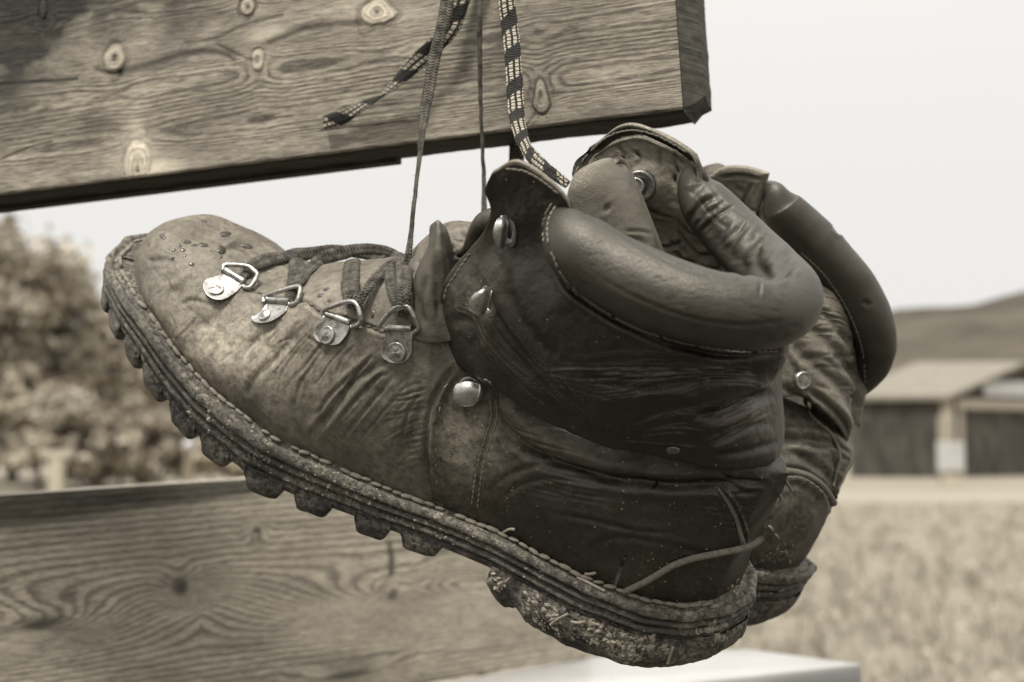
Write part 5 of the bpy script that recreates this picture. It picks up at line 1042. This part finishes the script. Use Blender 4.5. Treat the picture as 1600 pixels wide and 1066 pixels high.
strip('underside', [ey2 * .0012, ey2 * T2], M['under'], low_b, root2, ex2, 0, L2); strip('back_face', [ey2 * T2, ey2 * T2 + ez2 * (H2 - .004)], M['under'], low_b, root2, ex2, 0, L2)
o = root2 + ex2 * L2; mesh('sawn_end', np.array([o + ey2 * .0012, o + ey2 * T2, o + ey2 * T2 + ez2 * (H2 - .004), o + ey2 * .0012 + ez2 * H2]), [(0, 1, 2, 3)], M['endgrain'], low_b, world=True, smooth=False)
def on_level(px, py, drop):
    d = MC @ ray(px, py); k = -drop / d[2]; return CAM + d * k
DR = .172
seat_c = [on_level(430, 1112, DR), on_level(923, 1027, DR), on_level(1165, 1014, DR), on_level(1345, 1037, DR), on_level(1060, 1068, DR), on_level(640, 1130, DR)]
t = NT('wet white paint'); v = t.coord(); t.set(Base_Color=t.mix(t.ramp(t.noise(v, 8, 5), [(.3, 0.0), (.7, 1.0)]), tint(.36, (1, .98, .94)), tint(.46, (1, .98, .94))), Roughness=.35); M['white'] = t.m
S_ = np.array(seat_c); dn = np.array([0, 0, -.028]); cs = S_.mean(0)
rings = [S_ + (cs - S_) * .99, S_ + (cs - S_) * .008, S_ + (cs - S_) * .002 + dn * .06, S_ + dn * .2, S_ + dn, S_ + dn + (cs - S_) * .99]
seat = mesh('bench_seat', np.concatenate(rings), gfaces(6, 6, cv=True), M['white'], None, world=True, smooth=False, org=cs + dn); tag(seat, 'pale painted bench seat below the heel at the bottom edge', 'bench seat')

# ============================================================ GROUND, PATH, HILL
GZ = .05
t = NT('rough meadow'); v = t.coord('Object'); n1 = t.noise(v, .9, 6, .65); n2 = t.noise(v, 9, 5, .7)
t.set(Base_Color=t.mix(t.ramp(n1, [(.35, 0.0), (.65, 1.0)]), t.mix(n2, tint(.22), tint(.25)), t.mix(n2, tint(.26), tint(.30))), Roughness=.95, Specular_IOR_Level=.1); t.bump(n2, .05, 1); M['grass'] = t.m
def terrain(name, x0, x1, y0, y1, nx, ny, fn, mat):
    X, Yv = np.meshgrid(np.linspace(x0, x1, nx), np.linspace(y0, y1, ny), indexing='ij'); Z = fn(X, Yv)
    o = mesh(name, np.stack([X, Yv, Z], -1).reshape(-1, 3), gfaces(nx, ny), mat, None, world=True, org=np.zeros(3)); return tag(o, kind='structure')
terrain('ground', -1500, 1500, -60, 2600, 120, 120, lambda x, y: GZ + 0 * x, M['grass'])
t = NT('pale gravel path'); t.set(Base_Color=t.mix(t.noise(t.coord(), 6, 5), tint(.21), tint(.29)), Roughness=.95); M['gravel'] = t.m
t = NT('added dark ground'); t.set(Base_Color=t.mix(t.noise(t.coord(), 300, 4), tint(.03), tint(.06)), Roughness=.9); M['dark_ground'] = t.m
terrain('unseen_dark_ground', -9, 9, -12, 4.6, 20, 20, lambda x, y: GZ + .008 + 0 * x, M['dark_ground'])  # unseen dark ground patch, added to cut light bouncing up
terrain('path', -20, 80, 27.0, 34.5, 60, 6, lambda x, y: GZ + .012 + 0 * x, M['gravel'])
terrain('verge', 8, 80, 36, 41, 30, 4, lambda x, y: GZ + .008 + 0 * x, M['grass'])
t = NT('wooded hillside'); v = t.coord('Object'); t.set(Base_Color=t.mix(t.ramp(t.noise(v, .035, 7, .7), [(.35, 0.0), (.65, 1.0)]), tint(.06), tint(.125)), Roughness=1.0, Specular_IOR_Level=.05); t.bump(t.noise(v, .2, 5, .7), 3, .8); M['hill'] = t.m
def hillf(x, y):
    ridge = np.interp(x / 520, [-.9, -.36, -.2, 0, .2, .27, .33, .36, .45, .6, 1.0], [30, 26, 22, 26, 38, 48, 52, 56, 66, 72, 50]); k = sm_(y, 230, 520); return GZ - .5 + ridge * k + fbm(np.stack([x / 60, y / 60, x * 0], -1), 4) * 5 * k
terrain('hill', -700, 900, 225, 760, 140, 60, hillf, M['hill'])
# tufts of meadow grass (uncountable)
r_ = np.random.default_rng(9); V = []; F = []; o_ = 0
for k in range(3600):
    y = 2.2 + r_.random() ** 1.6 * 24; x = r_.uniform(-.02, .42) * y + r_.normal() * .2; n_ = 5; hgt = r_.uniform(.06, .2); c = np.array([x, y, GZ])
    for b in range(n_):
        a = r_.uniform(0, 6.28); d = np.array([math.cos(a), math.sin(a), 0]); w = np.array([-d[1], d[0], 0]) * r_.uniform(.004, .012); p = c + d * r_.uniform(0, .08); q = p + d * r_.uniform(.02, .12) + np.array([0, 0, hgt * r_.uniform(.6, 1.2)])
        V += [p - w, p + w, q]; F.append((o_, o_ + 1, o_ + 2)); o_ += 3
t = NT('grass blades'); t.set(Base_Color=t.mix(t.noise(t.coord(), 2.0, 3), tint(.235), tint(.285)), Roughness=.8); M['blade'] = t.m
tag(mesh('meadow_grass', np.array(V), F, M['blade'], None, world=True, smooth=False, org=np.zeros(3)), 'rough meadow grass on the field right of the boots', 'grass', kind='stuff')
# seed heads and small flowers
V = []; F = []; o_ = 0
for k in range(260):
    y = 3 + r_.random() ** 1.3 * 20; x = r_.uniform(.1, .40) * y; s = r_.uniform(.012, .03); c = np.array([x, y, GZ + r_.uniform(.08, .25)])
    V += [c + s * np.array(q) for q in [(1, 0, 0), (0, 1, 0), (-1, 0, 0), (0, -1, 0), (0, 0, .8), (0, 0, -.5)]]; F += [(o_, o_ + 1, o_ + 4), (o_ + 1, o_ + 2, o_ + 4), (o_ + 2, o_ + 3, o_ + 4), (o_ + 3, o_, o_ + 4), (o_ + 1, o_, o_ + 5), (o_ + 2, o_ + 1, o_ + 5), (o_ + 3, o_ + 2, o_ + 5), (o_, o_ + 3, o_ + 5)]; o_ += 6
t = NT('pale blossom'); t.set(Base_Color=tint(.45), Roughness=.8); M['bloss'] = t.m
tag(mesh('meadow_flowers', np.array(V), F, M['bloss'], None, world=True, smooth=False, org=np.zeros(3)), 'pale flower heads scattered through the meadow grass', 'flowers', kind='stuff')

# ============================================================ TREES
t = NT('leaves'); oi = t.n('ShaderNodeObjectInfo'); v = t.coord('Object'); t.set(Base_Color=t.mix(t.ramp(t.noise(v, 1.2, 3), [(.35, 0.0), (.65, 1.0)]), tint(.24), tint(.46)), Roughness=.8, Specular_IOR_Level=.2); M['leaf'] = t.m
t = NT('pale leaves'); t.set(Base_Color=t.mix(t.ramp(t.noise(t.coord(), 1.0, 3), [(.35, 0.0), (.65, 1.0)]), tint(.36), tint(.58)), Roughness=.8, Specular_IOR_Level=.2); M['leaf2'] = t.m
t = NT('bark'); t.set(Base_Color=t.mix(t.noise(t.coord(), 8, 4), tint(.08), tint(.2)), Roughness=.9); M['bark'] = t.m
def tree(px, Y, top_py, width_m, label, mat, seed, base=None, clumps=34, per=150, leaf=.16, name='broadleaf_tree', group='trees along the far side of the field'):
    r = np.random.default_rng(seed); g = CAM + (MC @ ray(px, 688)) * Y; g[2] = GZ; top = (CAM + (MC @ ray(px, top_py)) * Y)[2]; Hh = top - GZ
    o = empty(name, g, label, 'tree', group); c0 = g + np.array([0, 0, 0])
    def limb(a, b, r0, r1):
        pth = crom(np.array([a, a * .6 + b * .4 + r.normal(size=3) * .1, b]), 10); return tube_grid(w2c(pth), np.linspace(r0, r1, 10), 8)
    Vs = []; Fs = []; oo = 0
    for a, b, r0, r1 in [(g, g + np.array([r.normal() * .2, 0, Hh * .7]), .025 * Hh, .006 * Hh)] + [(g + np.array([0, 0, Hh * f]), g + np.array([math.cos(q) * width_m * .35, math.sin(q) * width_m * .35, Hh * (f + .25)]), .01 * Hh, .003 * Hh) for f, q in zip(r.uniform(.2, .6, 7), r.uniform(0, 6.28, 7))]:
        Gq = limb(a, b, r0, r1); Vs.append(c2w(Gq.reshape(-1, 3))); Fs.append(gfaces(10, 8, cv=True) + oo); oo += 80
    mesh('trunk', np.concatenate(Vs), np.vstack(Fs), M['bark'], o, world=True)
    V = []
    for k in range(clumps):
        q = r.normal(size=3); q /= np.linalg.norm(q); rad = r.uniform(.35, 1.0) ** .6; zz = .55 + .42 * q[2] * rad; wd = width_m * .5 * (1 - .45 * max(0, zz - .45))
        c = g + np.array([q[0] * wd * rad, q[1] * wd * rad, Hh * zz]); cs_ = r.uniform(.10, .2) * Hh * .6
        pts = c + r.normal(size=(per, 3)) * cs_ * .5 * np.array([1, 1, .8])
        pts[:, 2] = np.clip(pts[:, 2], GZ + .1, None)
        u = r.normal(size=(per, 3)); u /= np.linalg.norm(u, axis=1, keepdims=True); w = np.cross(u, r.normal(size=(per, 3))); w /= np.linalg.norm(w, axis=1, keepdims=True); s = leaf * r.uniform(.6, 1.4, (per, 1))
        V.append(np.stack([pts - u * s, pts + w * s * .6, pts + u * s, pts - w * s * .6], 1).reshape(-1, 3))
    V = np.concatenate(V); mesh('crown', V, np.arange(len(V)).reshape(-1, 4), mat, o, world=True, smooth=False); return o
tree(20, 42, 332, 5.4, 'tallest dark broadleaf tree at the left edge of the photo', M['leaf'], 1, clumps=60)
tree(-70, 40, 300, 6, 'broad tree cut off by the left edge, beside the tallest one', M['leaf'], 2)
tree(105, 44, 425, 4.0, 'middling tree right of the tallest tree, above the T shaped post', M['leaf'], 3, clumps=44)
tree(165, 46, 470, 4.0, 'pale round tree between the T shaped post and the boot toe', M['leaf2'], 4, clumps=30)
tree(240, 50, 530, 4.4, 'low pale tree right behind the toe lugs of the front boot', M['leaf2'], 5, clumps=26)
tree(345, 52, 575, 5.0, 'low pale tree seen under the boot sole above the lower board', M['leaf2'], 6, clumps=22)
tree(60, 36, 560, 3.6, 'dark bush standing below the tallest tree at the left edge', M['leaf'], 7, clumps=30, name='bush')
tree(190, 38, 610, 3.0, 'dark bush left of the round topped post', M['leaf'], 8, clumps=24, name='bush')
tree(460, 56, 610, 5.0, 'low tree behind the middle of the front boot sole', M['leaf2'], 10, clumps=22)
tree(1255, 75, 640, 6.0, 'dark tree just left of the wooden house, behind the rear boot', M['leaf'], 12, clumps=26)

for k, (px_, Yb, ty, wm, lb) in enumerate([(-15, 33, 600, 3.2, 'dark low bush at the very left edge above the lower board'), (130, 35, 625, 3.0, 'low bush just right of the T shaped post'), (250, 36, 640, 3.0, 'low bush left of the white topped pole'), (330, 37, 640, 3.2, 'low bush right of the white topped pole'), (410, 38, 645, 3.4, 'low bush under the middle lugs of the front boot')]):
    tree(px_, Yb, ty, wm, lb, M['leaf'] if k < 3 else M['leaf2'], 30 + k, clumps=30, name='bush', group='bushes along the far side of the field')
# ============================================================ POSTS
t = NT('pale painted post'); t.set(Base_Color=t.mix(t.noise(t.coord(), 12, 4), tint(.34), tint(.5)), Roughness=.8); M['post'] = t.m
def gpt(px, Y): g = CAM + (MC @ ray(px, 688)) * Y; g[2] = GZ; return g
g = gpt(90, 12); topz = (CAM + MC @ ray(90, 704) * 12)[2]; X_, Y_, Z_ = np.eye(3)
po = empty('post', g, 'pale T shaped post in front of the dark bush, left side', 'post')
box('upright', g - X_ * .055 - Y_ * .055, X_ * .11, Y_ * .11, Z_ * (topz - GZ - .06), M['post'], po, .006); box('crossbar', g - X_ * .125 - Y_ * .06 + Z_ * (topz - GZ - .0605), X_ * .25, Y_ * .12, Z_ * .065, M['post'], po, .006)
g = gpt(295, 13); topz = (CAM + MC @ ray(295, 692) * 13)[2]; po = empty('post', g, 'thin pole with a white knob, above the board left of the sole lugs', 'post')
tube('pole', w2c(np.array([g, g + Z_ * (topz - GZ) * .5, g + Z_ * (topz - GZ - .05)])), .045, M['post'], po, 12)
sph = []; kc = g + Z_ * (topz - GZ - .03)
for a in np.linspace(-1.5, 1.5, 9): sph.append([kc + .062 * np.array([math.cos(a) * math.cos(b), math.cos(a) * math.sin(b), math.sin(a)]) for b in np.linspace(0, 2 * math.pi, 14, endpoint=False)])
mesh('knob', np.array(sph).reshape(-1, 3), gfaces(9, 14, cv=True), M['white'], po, world=True)

# ============================================================ HOUSE
HY = 46.0; hc0 = gpt(1478, HY); ax_ = math.radians(14); a1 = np.array([-math.cos(ax_), math.sin(ax_), 0]); a2 = np.array([math.cos(math.radians(12)), math.sin(math.radians(12)) , 0]); a2 = np.array([math.sin(ax_) + .75, math.cos(ax_) - .3, 0]); a2 /= np.linalg.norm(a2)
t = NT('dark plank wall'); v = t.coord('Object'); t.set(Base_Color=t.mix(t.ramp(t.noise(t.coord('Object', (1, 1, .25)), 3, 5, .7), [(.35, 0.0), (.65, 1.0)]), tint(.02), tint(.09)), Roughness=.85); M['wall'] = t.m
t = NT('pale trim'); t.set(Base_Color=t.mix(t.noise(t.coord(), 6, 4), tint(.24), tint(.34)), Roughness=.8); M['trim'] = t.m
t = NT('light roof sheets'); t.set(Base_Color=t.mix(t.noise(t.coord(), 3, 5, .7), tint(.11), tint(.24)), Roughness=.6); M['roof'] = t.m
hs = empty('wooden_house', hc0, 'dark plank wooden house with a pale low roof at the right edge', 'house')
HT = 2.62; LL = 3.05; WW = 7.5
box('wall', hc0 + a1 * .02 + a2 * .05, a1 * LL, a2 * WW * .98, Z_ * (HT - .02), M['wall'], hs, 0)
k = 0
for d_, L_, nrm in ((a1, LL, -np.cross(a1, Z_)), (a2, 5.0, None)):
    nn2 = np.cross(Z_, d_); nn2 = nn2 if nn2[1] < 0 else -nn2; n_ = int(L_ / .21)
    for i_ in range(n_): box('plank', hc0 + d_ * (.12 + i_ * .21) + nn2 * (.03 + .012 * (i_ % 2)), d_ * .195, -nn2 * .03, Z_ * (HT - .05), M['wall'], hs, .006)
box('corner_post', hc0 - a1 * .22 + Y_ * -.1, a1 * .38, Y_ * .12, Z_ * HT, M['trim'], hs, .01)
n2v = np.cross(Z_, a2); n2v = n2v if n2v[1] < 0 else -n2v
box('beam', hc0 + a2 * .35 + n2v * .12 + Z_ * 2.22, a2 * 5.0, n2v * .08, Z_ * .32, M['trim'], hs, .01); box('door_post', hc0 + a2 * .45 + n2v * .1, a2 * .28, n2v * .06, Z_ * 2.3, M['trim'], hs, .01)
dr = box('door', hc0 + a2 * .85 + n2v * .05, a2 * 2.6, n2v * .04, Z_ * 2.2, M['wall'], hs, .01)
box('window', hc0 + a2 * 1.75 + n2v * .12 + Z_ * 2.66, a2 * 2.6, n2v * .06, Z_ * .52, M['white'], hs, .02)
# roof: ridge runs parallel to a1 from the gable; gable on the right facade
e0 = hc0 - a1 * .35 - a2 * .35 + Z_ * (HT + .02); rdg = e0 + a2 * (WW * .5 + .35) + Z_ * 1.25; l_ = a1 * (LL + .6)
def slab(name, p, q, l_, th, mat): V = np.array([p, q, q + l_, p + l_]); mesh(name, np.vstack([V, V - Z_ * th]), [(0, 1, 2, 3), (7, 6, 5, 4), (0, 4, 5, 1), (1, 5, 6, 2), (2, 6, 7, 3), (3, 7, 4, 0)], mat, hs, world=True, smooth=False)
slab('roof', e0, rdg, l_, .14, M['roof']); f0 = e0 + a2 * (WW + .7); slab('roof', f0, rdg + a2 * .003, l_, .14, M['roof'])
gq = [hc0 + Z_ * HT + a2 * .02, hc0 + Z_ * HT + a2 * WW, hc0 + a2 * WW * .5 + Z_ * (HT + 1.15)]; mesh('gable', np.array(gq + [q + a1 * .1 for q in gq]), [(0, 1, 2), (5, 4, 3), (0, 3, 4, 1), (1, 4, 5, 2), (2, 5, 3, 0)], M['wall'], hs, world=True, smooth=False)
# notice board by the corner
SYp = 34; g = gpt(1484, SYp); sg_ = empty('notice_board', g, 'small blank white notice board on a pale post before the house corner', 'sign'); ppm = 2222 / SYp
zt = (CAM + MC @ ray(1484, 690) * SYp)[2]; zb_ = (CAM + MC @ ray(1484, 736) * SYp)[2]
box('panel', g - X_ * .33 + Z_ * (zb_ - GZ) - Y_ * .06, X_ * .66, Y_ * .05, Z_ * (zt - zb_), M['white'], sg_, .01); box('upright', g - X_ * .17, X_ * .34, Y_ * .1, Z_ * (zb_ - GZ), M['post'], sg_, .01)
g = gpt(1481, 40); zt = (CAM + MC @ ray(1481, 650) * 40)[2]; po = box('pillar', g - X_ * .2, X_ * .4, Y_ * .3, Z_ * (zt - GZ), M['trim'], None, .02); tag(po, 'pale pillar standing just above the notice board at the house corner', 'pillar')
